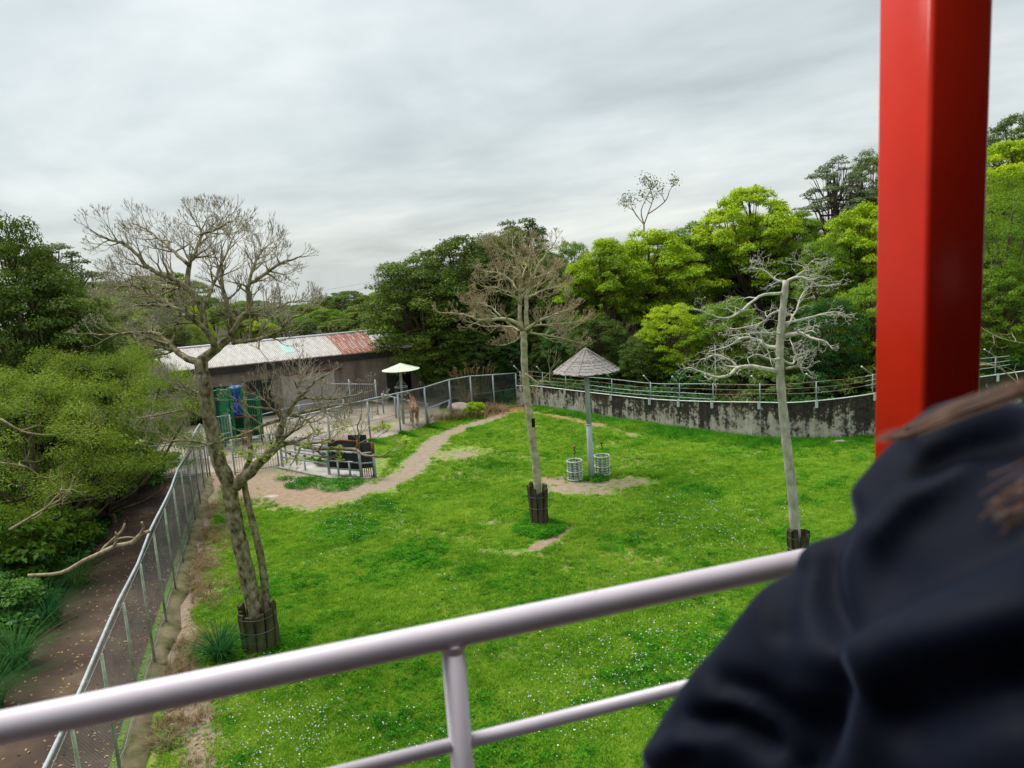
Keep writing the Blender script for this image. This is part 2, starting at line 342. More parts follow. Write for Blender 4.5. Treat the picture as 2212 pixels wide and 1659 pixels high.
M['shed_light'] = m_shed('pale_grey_render', (0.27, 0.245, 0.22), (0.40, 0.37, 0.34))
def m_roof(name, lo, hi, streaky):
    s = NT(name); v = s.coord('obj', (6.0, 0.22, 1)); v2 = s.coord('obj', (1, 1, 1))
    f = s.math('ADD', s.math('MULTIPLY', s.noise(v, 1.6, 5, 0.7), 0.75), s.math('MULTIPLY', s.noise(v2, 0.9, 4), 0.25))
    k = s.ramp(f, [(lo, 1.0), (hi, 0.0)])
    tin = s.ramp(s.noise(v2, 2.5, 4), [(0.3, (0.30, 0.295, 0.28)), (0.7, (0.46, 0.45, 0.43))])
    rust = s.ramp(s.noise(v2, 6, 5), [(0.3, (0.15, 0.035, 0.018)), (0.7, (0.29, 0.075, 0.035))])
    s.bsdf(s.mix(k, tin, rust), 0.6, 0.35, 0, None); return s.m
M['roof'] = m_roof('pale_corrugated_sheet', 0.395, 0.455, 1); M['roof_rust'] = m_roof('rusted_corrugated_sheet', 0.50, 0.55, 1)
def m_asphalt():
    s = NT('brown_asphalt'); v = s.coord('pos'); a = s.noise(v, 0.5, 5, 0.6); b = s.noise(v, 30, 3, 0.7)
    col = s.ramp(s.math('ADD', s.math('MULTIPLY', a, 0.75), s.math('MULTIPLY', b, 0.25)), [(0.36, (0.034, 0.022, 0.016)), (0.56, (0.068, 0.045, 0.032)), (0.70, (0.15, 0.115, 0.07))])
    s.bsdf(col, 0.9, 0.2, 0, b, 0.3, 0.01); return s.m
M['asphalt'] = m_asphalt()
def m_yard():
    s = NT('dusty_yard_floor'); v = s.coord('pos'); a = s.noise(v, 0.35, 5, 0.6, 0.4); b = s.noise(v, 9, 4, 0.7)
    col = s.ramp(s.math('ADD', s.math('MULTIPLY', a, 0.7), s.math('MULTIPLY', b, 0.3)), [(0.38, (0.13, 0.105, 0.065)), (0.5, (0.255, 0.22, 0.175)), (0.66, (0.40, 0.355, 0.295))])
    s.bsdf(col, 0.92, 0.15, 0, b, 0.3, 0.02); return s.m
M['yard'] = m_yard()
def m_giraffe():
    s = NT('giraffe_coat'); v = s.coord('obj'); n = s.n('ShaderNodeTexNoise'); s.l(v, n.inputs['Vector']); n.inputs['Scale'].default_value = 5
    wv = s.mix(0.035, v, n.outputs['Color'], 'ADD')
    vo = s.n('ShaderNodeTexVoronoi', feature='DISTANCE_TO_EDGE'); s.l(wv, vo.inputs['Vector']); vo.inputs['Scale'].default_value = 5.6
    z = s.n('ShaderNodeSeparateXYZ'); s.l(v, z.inputs[0])
    k = s.ramp(vo.outputs['Distance'], [(0.06, 0.0), (0.10, 1.0)])
    low = s.ramp(z.outputs[2], [(0.30, 0.0), (0.55, 1.0)])
    k = s.math('MULTIPLY', k, low)
    pal = s.ramp(s.noise(v, 9, 3), [(0.3, (0.50, 0.39, 0.27)), (0.7, (0.62, 0.51, 0.38))])
    org = s.ramp(s.noise(v, 4, 3), [(0.3, (0.24, 0.060, 0.014)), (0.7, (0.34, 0.105, 0.028))])
    s.bsdf(s.mix(k, pal, org), 0.75, 0.2); return s.m
M['giraffe'] = m_giraffe()
M['giraffe_dark'] = simple('dark_hair', (0.02, 0.014, 0.01), (0.05, 0.03, 0.02), 6, 0.8, 0.2)
M['hoof'] = simple('hoof_horn', (0.05, 0.04, 0.03), (0.1, 0.08, 0.06), 6, 0.6, 0.3)
M['skin'] = simple('skin', (0.50, 0.30, 0.21), (0.56, 0.35, 0.25), 6, 0.5, 0.4, bstr=0.02)
M['hair'] = simple('brown_hair', (0.050, 0.020, 0.009), (0.165, 0.072, 0.031), 20, 0.45, 0.4, stretch=(1, 1, 0.3), bstr=0.1)
def m_jacket():
    s = NT('navy_jacket_cloth'); v = s.coord('obj'); w = s.noise(v, 420, 2, 0.6); f = s.noise(v, 9, 4)
    col = s.ramp(f, [(0.3, (0.0016, 0.0027, 0.0080)), (0.7, (0.0030, 0.0052, 0.0140))])
    b = s.bsdf(col, 0.70, 0.09, 0, w, 0.12, 0.002)
    b.inputs['Sheen Weight'].default_value = 0.10; b.inputs['Sheen Roughness'].default_value = 0.35; b.inputs['Sheen Tint'].default_value = (0.45, 0.6, 1, 1)
    return s.m
M['jacket'] = m_jacket()
M['jeans'] = simple('dark_trousers', (0.012, 0.014, 0.02), (0.02, 0.023, 0.03), 6, 0.85, 0.2)

# ------------------------------------------------------------------ terrain
WALL_PTS = [(0.3, 54.8), (1.6, 54.2), (4.2, 51.2), (6.4, 48.4), (8.35, 46.2), (9.7, 44.6), (11.2, 43.0), (13.3, 41.0), (14.9, 40.2), (16.9, 39.6), (18.9, 39.6), (22, 40.6), (30, 43)]
WALL_H = [1.45, 1.45, 1.45, 1.5, 1.52, 1.62, 1.75, 1.95, 1.98, 2.15, 2.3, 2.4, 2.4]
wx = np.array([p[0] for p in WALL_PTS]); wy = np.array([p[1] for p in WALL_PTS])
def sstep(a, b, x): t = np.clip((x - a) / (b - a), 0, 1); return t * t * (3 - 2 * t)
def T(x, y):
    x = np.asarray(x, float); y = np.asarray(y, float)
    d = (y - np.interp(x, wx, wy, left=54.8, right=43)) * 0.75
    raise_ = sstep(-1.5, 3, x)
    z = raise_ * (1.25 * sstep(0.25, 0.9, d) + 0.10 * np.clip(d - 1, 0, 60) * sstep(4, 30, x))
    z = z + 7.0 * sstep(20, 70, x) * sstep(0, 30, d)
    z = z + 0.05 * np.sin(x * 0.7 + 1) * np.cos(y * 0.5) * sstep(-8, -4, x)
    far = np.clip(y - 95, 0, None) + np.clip(np.abs(x) - 110, 0, None) * 0.6
    return z - 0.034 * far
def Tz(x, y): return float(T(x, y))

def poly_dist(X, Y, pts):
    D = np.full(X.shape, 1e9)
    for (ax, ay), (bx, by) in zip(pts[:-1], pts[1:]):
        dx, dy = bx - ax, by - ay; L = dx * dx + dy * dy + 1e-9
        t = np.clip(((X - ax) * dx + (Y - ay) * dy) / L, 0, 1)
        D = np.minimum(D, np.hypot(X - ax - t * dx, Y - ay - t * dy))
    return D
def gp(L): return [tuple(at(*q)[:2]) for q in L]
TRAILS = [  # worn earth: pixel track on the flat lawn -> plan, half width in metres, how bare, clay
    (gp([(545, 1042), (600, 1062), (680, 1066), (760, 1062), (830, 1050), (880, 1025), (910, 985), (945, 950), (1000, 922), (1060, 905), (1110, 888)]), 0.72, 1.0, 0.12),
    (gp([(560, 1035), (620, 1045), (690, 1056), (740, 1060)]), 1.9, 1.0, 0.0),
    (gp([(535, 1060), (600, 1075), (680, 1082)]), 1.4, 0.85, 0.55),
    (gp([(470, 1030), (540, 1040)]), 2.6, 1.0, 0.2),
    (gp([(1050, 893), (1115, 884)]), 1.3, 1.0, 0.9),
    (gp([(1150, 893), (1230, 905), (1290, 918)]), 0.55, 0.85, 1.0),
    (gp([(1290, 918), (1370, 942)]), 0.5, 0.62, 0.8),
    (gp([(1195, 1040), (1240, 1050), (1310, 1046), (1372, 1040)]), 0.9, 0.72, 0.3),
    (gp([(1200, 1055), (1300, 1062)]), 0.7, 0.75, 0.2),
    (gp([(1228, 1140), (1195, 1165), (1150, 1188)]), 0.30, 1.0, 0.3),
    (gp([(1040, 1190), (1100, 1196)]), 0.35, 0.6, 0.3),
    (gp([(1060, 1135), (1100, 1130)]), 0.45, 0.5, 0.3),
    (gp([(955, 985), (1000, 985)]), 1.3, 0.55, 0.3),
    (gp([(450, 1055), (432, 1140), (415, 1220), (405, 1310), (390, 1400), (400, 1500), (430, 1659)]), 0.55, 0.92, 0.15),
    (gp([(470, 1170), (450, 1330), (440, 1560)]), 0.6, 0.5, 0.2),
    (gp([(560, 1090), (640, 1090)]), 0.8, 0.55, 0.5),
]
def masks(X, Y):
    dirt = np.zeros(X.shape); red = np.zeros(X.shape)
    for pts, w, a, c in TRAILS:
        D = poly_dist(X, Y, pts); g = np.clip(1.25 - D / w * 0.75, 0, 1) * a
        dirt = np.maximum(dirt, g); red = np.where(g > 0.05, np.maximum(red * 0.6, g * c), red)
    worn = np.zeros(X.shape)
    for q, r in (((900, 1150), 5), ((1000, 1290), 5), ((980, 1000), 7), ((1250, 1260), 5), ((1300, 1060), 5), ((1080, 960), 6), ((760, 1090), 5), ((1400, 1000), 5)):
        p = at(*q); worn = np.maximum(worn, np.exp(-((X - p.x) ** 2 + (Y - p.y) ** 2) / (r * r)))
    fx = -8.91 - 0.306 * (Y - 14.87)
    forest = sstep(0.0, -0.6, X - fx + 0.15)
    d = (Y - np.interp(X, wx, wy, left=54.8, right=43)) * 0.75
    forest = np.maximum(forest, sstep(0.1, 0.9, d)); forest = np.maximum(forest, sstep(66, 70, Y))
    return dirt, red, worn, forest
ax = lambda a, b, s: np.arange(a, b, s)
gx = np.concatenate([-np.geomspace(4000, 34, 40), ax(-33, 24, 0.24), np.geomspace(24.2, 4000, 44)])
gy = np.concatenate([[-400, -100, -30, 0], ax(6, 62, 0.26), np.geomspace(62.3, 6000, 60)])
GX, GY = np.meshgrid(gx, gy); GZ = T(GX, GY)
nx, ny = len(gx), len(gy); ii = np.arange(nx * ny).reshape(ny, nx)
Fq = np.stack([ii[:-1, :-1], ii[:-1, 1:], ii[1:, 1:], ii[1:, :-1]], -1).reshape(-1, 4)
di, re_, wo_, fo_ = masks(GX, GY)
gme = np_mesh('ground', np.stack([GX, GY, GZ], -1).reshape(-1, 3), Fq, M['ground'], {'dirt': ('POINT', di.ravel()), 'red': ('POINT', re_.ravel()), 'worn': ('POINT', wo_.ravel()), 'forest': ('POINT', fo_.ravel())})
gme.shade_smooth(); struct(link('ground', gme))

def sheet(name, plan, z, mat, step=0.8):
    bm = bmesh.new(); bm.faces.new([bm.verts.new((p[0], p[1], z)) for p in plan]); me = bpy.data.meshes.new(name); bm.to_mesh(me); bm.free(); me.materials.append(mat)
    return struct(link(name, me))
fx_ = lambda y: -8.91 - 0.306 * (y - 14.87)
# service path left of the fence, bending away with it
pl = [(-13.2, 9), (-14.6, 16), (-15.6, 22), (-17.0, 27), (-18.6, 33), (-20.4, 39)]
pr = [(fx_(y) - 0.35, y) for y in (39, 33, 27, 22, 16, 9)]
sheet('path', pl + pr, 0.006, M['asphalt'])
yard_plan = [(-34, 40.5), (-13.1, 41.3), (-11.0, 44.0), (-9.0, 46.2), (-7.3, 47.9), (-5.8, 49.6), (-4.4, 52.2), (-2.9, 53.7), (-1.3, 54.3), (-2, 66), (-34, 66)]
sheet('yard_floor', yard_plan, 0.010, M['yard'])
mb = MB()
ys = np.linspace(12, 39.5, 34)
prof = [(-0.12, -0.1), (-0.12, 0.14), (0.10, 0.16), (0.40, 0.03), (0.44, -0.1)]
for i, y in enumerate(ys):
    for px_, pz in prof: mb.v.append(Vector((fx_(y) + px_ + (0.12 * math.sin(i * 1.7) if px_ > 0.2 else 0), y + px_ * 0.3, pz + 0.02 * math.sin(i * 2.3 + px_ * 5))))
for i in range(len(ys) - 1):
    for k in range(len(prof) - 1):
        q = i * 5 + k; mb.f.append((q, q + 1, q + 6, q + 5))
struct(mb.build('kerb', M['concrete_moss'], smooth=True))

# ------------------------------------------------------------------ chain-link fences
def chain_wires(mb, a, b, za, zb, ha, hb, cell, r):
    """two families of slanting wires between plan points a and b, ground heights za zb, wire heights ha hb"""
    a = Vector((a[0], a[1], 0)); b = Vector((b[0], b[1], 0)); L = (b - a).length; u = (b - a) / L
    n = Vector((-u.y, u.x, 0)); h0 = min(ha, hb); H = max(ha, hb)
    k = int((L + H) / cell)
    for s in (1, -1):
        for i in range(k + 1):
            t0 = i * cell - (H if s > 0 else 0); t1 = t0 + H if s > 0 else t0 - 0
            if s > 0: p0, p1 = (t0, 0.0), (t0 + H, H)
            else: p0, p1 = (t0, 0.0), (t0 - H, H)
            def clip(p, q):
                (x0, y0), (x1, y1) = p, q
                if x0 > x1: (x0, y0), (x1, y1) = (x1, y1), (x0, y0)
                if x1 <= 0 or x0 >= L: return None
                m_ = (y1 - y0) / (x1 - x0)
                if x0 < 0: y0 += m_ * (0 - x0); x0 = 0
                if x1 > L: y1 += m_ * (L - x1); x1 = L
                return (x0, y0), (x1, y1)
            c = clip(p0, p1)
            if not c or abs(c[1][0] - c[0][0]) < 0.02: continue
            pts = []
            for (x, y) in c:
                f = x / L; pts.append(a + u * x + Vector((0, 0, za + (zb - za) * f + 0.04 + y / H * (ha + (hb - ha) * f - 0.06))) + n * (0.006 * s))
            mb.tube(pts, r, 3, cap=False)

lf = thing('chain_link_fence', 'tall chain link fence with mossy posts running along the brown path on the left', 'fence', (fx_(20), 20, 0))
ys = [9.87 + 2.5 * i for i in range(12)] + [39.6]
HT = 3.08
mb = MB(); mb.tube(smooth_curve([(fx_(y) + 0.02 * math.sin(y), y, HT + 0.05 * math.sin(y * 0.9)) for y in ys], 2), 0.037, 8)
mb.build('top_rail', M['galv'], lf, True)
for y in ys:
    m = MB(); m.tube([(fx_(y) + 0.07, y + 0.03, -0.2), (fx_(y) + 0.07, y + 0.03, HT - 0.08)], 0.036, 8); m.build('post', M['galv_moss'], lf, True)
m = MB(); chain_wires(m, (fx_(ys[0]), ys[0]), (fx_(39.6), 39.6), 0.15, 0.15, HT - 0.2, HT - 0.2, 0.105, 0.0025); stuff(m.build('wire_mesh', M['wire'], lf))
for hh, name in ((0.25, 'tension_wire'), (HT - 0.24, 'tension_wire')):
    m = MB(); m.tube([(fx_(y) - 0.02, y, hh + (0.06 * math.sin(y * 5) if hh < 1 else 0)) for y in np.arange(9.9, 39.6, 0.5)], 0.009, 4); m.build('tension_wire', M['galv'], lf)

gf_px = [(1118, 875), (1069, 884), (1021, 889), (976, 900), (923, 921), (866, 936), (801, 953), (716, 977), (620, 1002)]
gfp = [at(*q) for q in gf_px]
gf = thing('chain_link_fence', 'galvanised chain link fence round the giraffe yard, sloping down beside the grass', 'fence', gfp[4])
hts = [2.35, 2.5, 2.55, 2.6, 2.6, 2.6, 2.6, 2.55, 2.5]
m = MB(); m.tube([p + Vector((0, 0, h)) for p, h in zip(gfp, hts)], 0.045, 6); m.build('top_rail', M['galv'], gf, True)
for p, h in zip(gfp, hts):
    m = MB(); m.tube([p - Vector((0, 0, 0.2)), p + Vector((0, 0, h))], 0.055, 8); m.build('post', M['galv'], gf, True)
m = MB()
for i in range(len(gfp) - 1): chain_wires(m, gfp[i], gfp[i + 1], 0, 0, hts[i], hts[i + 1], 0.17, 0.0060)
stuff(m.build('wire_mesh', M['wire'], gf))
m = MB(); m.tube([p + Vector((0, 0, 1.25)) for p in gfp], 0.014, 4); m.build('tension_wire', M['wire'], gf)

# ------------------------------------------------------------------ palisade fences, gate, inner yard rails
def bar_fence(name, label, cat, a, b, h, rails, gap, mat, post_r=0.05, bar_r=0.014, posts=(0, 1), lift=0.05, over=0.0):
    a = Vector(a); b = Vector(b); t = thing(name, label, cat, (a + b) / 2); L = (b - a).length
    for z in rails: m = MB(); m.tube([a + Vector((0, 0, z)), b + Vector((0, 0, z))], 0.030, 6); m.build('rail', mat, t, True)
    for f in posts: m = MB(); p = a.lerp(b, f); m.tube([p - Vector((0, 0, 0.15)), p + Vector((0, 0, h + over))], post_r, 8); m.build('post', mat, t, True)
    n = int(L / gap); me = None; m = MB(); m.tube([(0, 0, lift), (0, 0, h)], bar_r, 5); me = m.mesh('bar', mat)
    for i in range(1, n):
        o = link('bar', me, t); o.location = a.lerp(b, i / n)
    return t
bar_fence('barred_gate', 'open galvanised barred gate between the bare tree and the pipe pen', 'gate', (-15.2, 40.3, 0), (-13.15, 41.35, 0), 1.95, (0.12, 0.95, 1.93), 0.13, M['galv'], over=0.15)
bar_fence('palisade_fence', 'grey barred fence across the back of the path in front of the dark shed end', 'fence', (-27, 39.2, 0), (-16.6, 40.4, 0), 1.9, (0.15, 0.95, 1.88), 0.16, M['galv'], posts=(0, 0.33, 0.66, 1))
bar_fence('palisade_fence', 'short grey barred fence against the brown shed wall left of the canvas shade', 'fence', at(706, 893), at(817, 896), 2.3, (0.2, 2.25), 0.17, M['galv'], posts=(0, 0.5, 1), over=0.3)
bar_fence('palisade_fence', 'grey barred fence before the green steel frame by the shed', 'fence', at(452, 985), at(505, 975), 2.3, (0.3, 1.2, 2.28), 0.16, M['galv'], posts=(0, 1))
def pipe_fence(name, label, pts, h, rails, mat, r=0.04):
    t = thing(name, label, 'fence', pts[0])
    for z in rails: m = MB(); m.tube([p + Vector((0, 0, z)) for p in pts], r, 6); m.build('rail', mat, t, True)
    for p in pts: m = MB(); m.tube([p, p + Vector((0, 0, h))], r * 1.35, 8); m.build('post', mat, t, True)
    return t
pipe_fence('pipe_rail_fence', 'low pipe rail inside the yard behind the giraffe', [at(829, 893), at(856, 902), at(888, 911), at(926, 918)], 1.5, (1.45,), M['galv'])
pipe_fence('pipe_rail_fence', 'low pipe rail in the yard between the giraffe and the flat stone', [at(927, 921), at(973, 902)], 1.25, (1.2,), M['galv'])
pipe_fence('pipe_rail_fence', 'long pale pipe fence along the yard in front of the pale shed panel', [at(560, 945), at(650, 920), at(745, 905)], 1.5, (0.75, 1.45), M['galv'])

# ------------------------------------------------------------------ cattle crush made of pipe rails with steel boards
P1, P2, P3, P4 = at(611, 1011), at(712, 1028), at(781, 1034), at(811, 1031)
Q1, Q2 = at(641, 1001), at(720, 1008)
pen = thing('pipe_pen', 'galvanised pipe handling pen with black steel boards beside the dirt track', 'pen', P2)
Z = lambda p, z: Vector((p.x, p.y, z * 0.66))
for p, h in ((P1, 2.45), (P2, 3.0), (P3, 2.95), (P4, 2.7)):
    m = MB(); m.tube([Z(p, -0.1), Z(p, h)], 0.075, 8); m.build('post', M['galv'], pen, True)
for p, h in ((Q1, 2.4), (Q2, 2.3), (Q1.lerp(Q2, 0.5), 2.3)):
    m = MB(); m.tube([Z(p, -0.1), Z(p, h)], 0.055, 8); m.build('post', M['galv'], pen, True)
for a, b, z in ((P1, P2, 2.35), (P1, P2, 0.95), (P1, P2, 1.55), (Q1, Q2, 2.3), (Q1, Q2, 1.2), (P2, P3, 1.25), (P2, P3, 2.05), (P2, P3, 0.65), (P3, P4, 1.2), (P3, P4, 2.0)):
    m = MB(); m.tube([Z(a, z), Z(b, z)], 0.045, 8); m.build('rail', M['galv'], pen, True)
m = MB(); a, b = Z(P1, 1.38), Z(P2, 1.30)
m.tube([a, b], 0.05, 8); rr = m.build('rail', M['white_paint'], pen, True); rr['label'] = 'white pipe rail with red bands'
for i in range(5):
    f = 0.18 + i * 0.16; m = MB(); m.tube([a.lerp(b, f), a.lerp(b, f + 0.06)], 0.053, 8); m.build('red_band', M['rust'], rr, True)
for f, h in ((0.5, 0.95),): m = MB(); p = P1.lerp(P2, f); m.tube([Z(p, 0), Z(p, h)], 0.05, 8); m.build('short_post', M['galv'], pen, True)
for f in (0.32, 0.68):
    p = P2.lerp(P3, f) + Vector((0, -0.12, 0)); m = MB(); m.tube([Z(p, 0), Z(p, 1.35)], 0.055, 8); m.build('short_post', M['galv'], pen, True)
    for z in (1.3, 2.05): m = MB(); m.tube([Z(p, z) + Vector((-0.1, 0.1, 0)), Z(p, z) + Vector((0.25, -0.25, 0.05))], 0.05, 8); m.build('pin', M['galv'], pen, True)
off = Vector((0.02, 0.16, 0))
m = MB(); m.slab(P2 + off, P3 + off, 0.42, 1.88, 0.05); b1 = m.build('steel_board', M['dark_steel'], pen)
m = MB(); m.tube([Z(P2 + off, 2.88), Z(P3 + off, 2.88)], 0.05, 6); m.build('board_edge', M['rust'], b1, True)
m = MB(); m.slab(P3 + off, P4 + Vector((-0.08, 0.1, 0)), 0.50, 1.82, 0.05); b1 = m.build('steel_board', M['dark_steel'], pen)
m = MB(); m.tube([Z(P3, 2.25), Z(P3, 3.05)], 0.085, 8); m.build('board_edge', M['rust'], b1, True)
m = MB(); m.tube([Z(P4, 1.9), Z(P4, 2.75)], 0.085, 8); m.build('board_edge', M['rust'], b1, True)
BK = P2.lerp(P3, 0.45) + Vector((0.2, 1.0, 0))
m = MB(); m.slab(BK, BK + Vector((1.0, -0.25, 0)), 0.6, 1.98, 0.05); m.build('steel_board', M['dark_steel'], pen)
me = None
for i in range(6):
    p = P3.lerp(P4, 0.12 + i * 0.15); m = MB(); m.tube([Z(p, 0), Z(p, 0.8)], 0.025, 6); m.build('bar', M['rust'], pen, True)
Z = lambda p, z: Vector((p.x, p.y, z))
mb = MB(); c = [at(600, 1012), at(712, 1036), at(800, 1036), at(812, 1020), at(720, 1005), at(640, 998)]
n0 = len(mb.v); mb.v += [Z(p, 0.09) for p in c] + [Z(p, -0.05) for p in c]; k = len(c)
mb.f.append(tuple(range(k))); mb.f += [(i, k + i, k + (i + 1) % k, (i + 1) % k) for i in range(k)]
struct(mb.build('concrete_pad', M['concrete']))

# ------------------------------------------------------------------ shed
EL, ER = Vector((-24.2, 54.9, 4.1)), Vector((-7.4, 60.95, 4.1))
UD = (ER - EL).normalized(); UL = (ER - EL).length
rs = at(788, 715, 5.35) - at(855, 752, 4.1)           # eave to ridge
shed = thing('long_shed', 'long brown shed with rusty corrugated roof behind the giraffe yard', 'building', (EL + ER) / 2 * 1.0)
shed.location.z = 0
nrm = Vector((-UD.y, UD.x, 0))
wa, wb = EL + nrm * 0.35 + UD * 0.3, ER + nrm * 0.35
m = MB(); m.slab(wa, wb, -0.2, 4.0, 0.2); wl = m.build('wall', M['shed_wall'], shed)
e2 = wb + nrm * 8; m = MB(); m.slab(wb + nrm * 0.12 - UD * 0.1, e2 - UD * 0.1, -0.2, 4.0, 0.2); m.build('wall', M['shed_wall'], shed)
ge = wa + Vector((rs.x, rs.y, 0)) * 1.0; m = MB(); m.slab(wa + nrm * 0.1, ge, -0.2, 3.95, 0.2); m.build('wall', M['shed_wall'], shed)
def wall_panel(f0, f1, z0, z1, mat, name, proud=0.03):
    a = wa.lerp(wb, f0) - nrm * (0.1 + proud / 2); b = wa.lerp(wb, f1) - nrm * (0.1 + proud / 2)
    m = MB(); m.slab(a, b, z0, z1, proud); return m.build(name, mat, shed)
wall_panel(0.40, 0.60, 0.0, 2.9, M['shed_light'], 'panel')
wall_panel(0.60, 0.625, 0.0, 2.9, M['shed_light'], 'pilaster', 0.08)
wall_panel(0.855, 0.925, 0, 2.65, M['door_green'], 'sliding_door', 0.06)
wall_panel(0.928, 0.965, 0, 2.7, M['painted_dark'], 'doorway_dark_sheet', 0.02)  # no opening: flat sheet with the interior shade in its colour
wall_panel(0.02, 0.20, 0, 2.6, M['painted_dark'], 'doorway_dark_sheet', 0.02)  # same flat sheet, shade of the interior put into the colour
wall_panel(0.24, 0.36, 0, 2.8, M['door_green'], 'sliding_door', 0.06)
m = MB(); a = wa.lerp(wb, 0.42) - nrm * 0.3; b = wa.lerp(wb, 0.66) - nrm * 0.3; m.tube([Z(a, 2.95), Z(b, 3.05)], 0.07, 8); m.build('pipe', M['rust'], shed, True)
m = MB(); m.slab(EL - nrm * 0.02, ER + UD * 0.4 - nrm * 0.02, 3.55, 4.06, 0.06); m.build('fascia', M['fascia'], shed)
m = MB(); g0 = EL - UD * 0.35; g1 = g0 + rs * 0.62; d = (g1 - g0); 
m.tube([g0, g1], 0.16, 6); m.build('gutter', M['gutter'], shed, True)
NS = 24; sw = (UL + 1.0) / NS; sn = UD.cross(rs).normalized(); sl_ = rs.length
def roof_sheet_mesh(mat, y0=0.0, y1=1.0):
    mb = MB(); k = 6; prof = []
    for i in range(k):
        x = i / k * sw; d_ = sw / k
        prof += [(x, 0.0), (x + d_ * 0.5, 0.0), (x + d_ * 0.62, 0.045), (x + d_ * 0.88, 0.045)]
    prof.append((sw, 0.0))
    for y in (y0, (y0 + y1) / 2, y1):
        for x, z in prof: mb.v.append(Vector((x, y * sl_, z)))
    n = len(prof)
    for r in range(2):
        for i in range(n - 1): mb.f.append((r * n + i, r * n + i + 1, r * n + n + i + 1, r * n + n + i))
    return mb.mesh('roof_sheet', mat)
rv = rs.normalized(); rm = Matrix(((UD.x, rv.x, sn.x), (UD.y, rv.y, sn.y), (UD.z, rv.z, sn.z)))
m_ok, m_ru = roof_sheet_mesh(M['roof']), roof_sheet_mesh(M['roof_rust'])
RL = EL - UD * 0.5
for i in range(NS):
    o = link('roof_sheet', m_ru if i in (16, 17, 18, 19) else m_ok, shed)
    p = RL + UD * (sw * i) + Vector((0, 0, 0.004 * (i % 3))); mw = rm.to_4x4(); mw.translation = p
    o.matrix_basis = mw
    if i in (16, 17, 18, 19): o['label'] = 'rust red roof sheet'
o = link('skylight', roof_sheet_mesh(M['skylight'], 0.28, 0.72), shed); mw = rm.to_4x4(); mw.translation = RL + UD * (sw * 11.0) + sn * 0.03; o.matrix_basis = mw
m = MB(); q = RL + rs; q2 = q + UD * (UL + 1.0); back = Vector((-nrm.x * -1, nrm.y, 0)) * 6 - Vector((0, 0, 1.3))
m.quad(q + Vector((0, 0, 0.02)), q2 + Vector((0, 0, 0.02)), q2 + back, q + back); m.build('roof_slope', M['roof'], shed)
m = MB(); m.tube([q + sn * 0.04, q2 + sn * 0.04], 0.11, 6); m.build('ridge_cap', M['gutter'], shed, True)

# green steel frame with drums beside the shed
gA = at(455, 968); gB = at(566, 955); gU = (gB - gA).normalized(); gN = Vector((-gU.y, gU.x, 0)); GL = (gB - gA).length
gs = thing('steel_frame', 'green steel tower frame with sheet panels standing before the shed', 'frame', gA)
for f in (0.0, 0.28, 0.50, 0.72, 1.0):
    for dd in (0, 1.6):
        p = gA + gU * GL * f + gN * dd; m = MB(); m.box((p.x, p.y, 1.85 if f < 0.9 else 1.45), (0.14, 0.14, 3.7 if f < 0.9 else 2.9)); m.build('post', M['green_paint'], gs)
for z, f0, f1 in ((3.6, 0, .72), (2.8, .72, 1.0), (1.75, 0, 1.0), (1.0, .5, 1.0), (0.25, 0, 1.0)):
    m = MB(); m.tube([Z(gA + gU * GL * f0, z), Z(gA + gU * GL * f1, z)], 0.05, 6); m.build('rail', M['green_paint'], gs, True)
m = MB(); m.slab(gA + gU * GL * 0.29 - gN * 0.12, gA + gU * GL * 0.46 - gN * 0.12, 0.5, 3.6, 0.05); m.build('panel', M['green_paint'], gs)
m = MB(); m.slab(gA + gU * GL * 0.02 - gN * 0.02, gA + gU * GL * 0.27 - gN * 0.02, 0.3, 3.5, 0.04); m.build('panel', M['green_dark'], gs)
m = MB(); m.slab(gA + gN * 1.5, gB + gN * 1.5, 0.1, 3.0, 0.05); m.build('panel', M['green_dark'], gs)
pc = gA + gU * GL * 0.61 + gN * 0.7; m = MB(); m.box((pc.x, pc.y, 1.75), (GL * 0.30, 1.3, 0.08), Matrix(((gU.x, gN.x, 0), (gU.y, gN.y, 0), (0, 0, 1)))); m.build('shelf', M['rust'], gs)
m = MB(); p = gA + gU * GL * 0.5 - gN * 0.1; q = gA + gU * GL * 0.98 - gN * 0.1; m.tube([Z(p, 1.80), Z(q, 1.76)], 0.07, 6); m.build('rail', M['rust'], gs, True)
for i in range(6):
    p = gA + gU * GL * (0.75 + i * 0.045) - gN * 0.05; m = MB(); m.tube([Z(p, 1.0), Z(p, 2.8)], 0.022, 5); m.build('bar', M['green_paint'], gs)
drum_prof = [(0.0, 0), (0.27, 0.0), (0.29, 0.03), (0.29, 0.28), (0.305, 0.30), (0.29, 0.32), (0.29, 0.60), (0.305, 0.62), (0.29, 0.64), (0.29, 0.90), (0.26, 0.94), (0.0, 0.95)]
for f, lab in ((0.555, 'blue plastic drum on the frame shelf next to the solid green panel'), (0.655, 'blue plastic drum on the frame shelf next to the green bars')):
    p = gA + gU * GL * f + gN * 0.45
    for k, z in ((0, 1.792), (1, 2.745)):
        d = thing('drum', ('upper ' if k else 'lower ') + lab, 'drum', (p.x, p.y, z), 'blue drums on the green frame')
        m = MB(); m.lathe([(r, q_ + z) for r, q_ in drum_prof], 18, (p.x, p.y, 0)); m.build('barrel', M['blue_plastic'], d, True)
        m = MB(); m.lathe([(0.0, z + 0.985), (0.2, z + 0.98), (0.2, z + 0.93)], 14, (p.x, p.y, 0)); m.build('lid', M['blue_plastic'], d, True)
p = at(533, 958); d = thing('drum', 'orange plastic drum on the ground behind the barred gate', 'drum', p)
m = MB(); m.lathe([(r, q_) for r, q_ in drum_prof], 18, p); m.build('barrel', M['orange_plastic'], d, True)
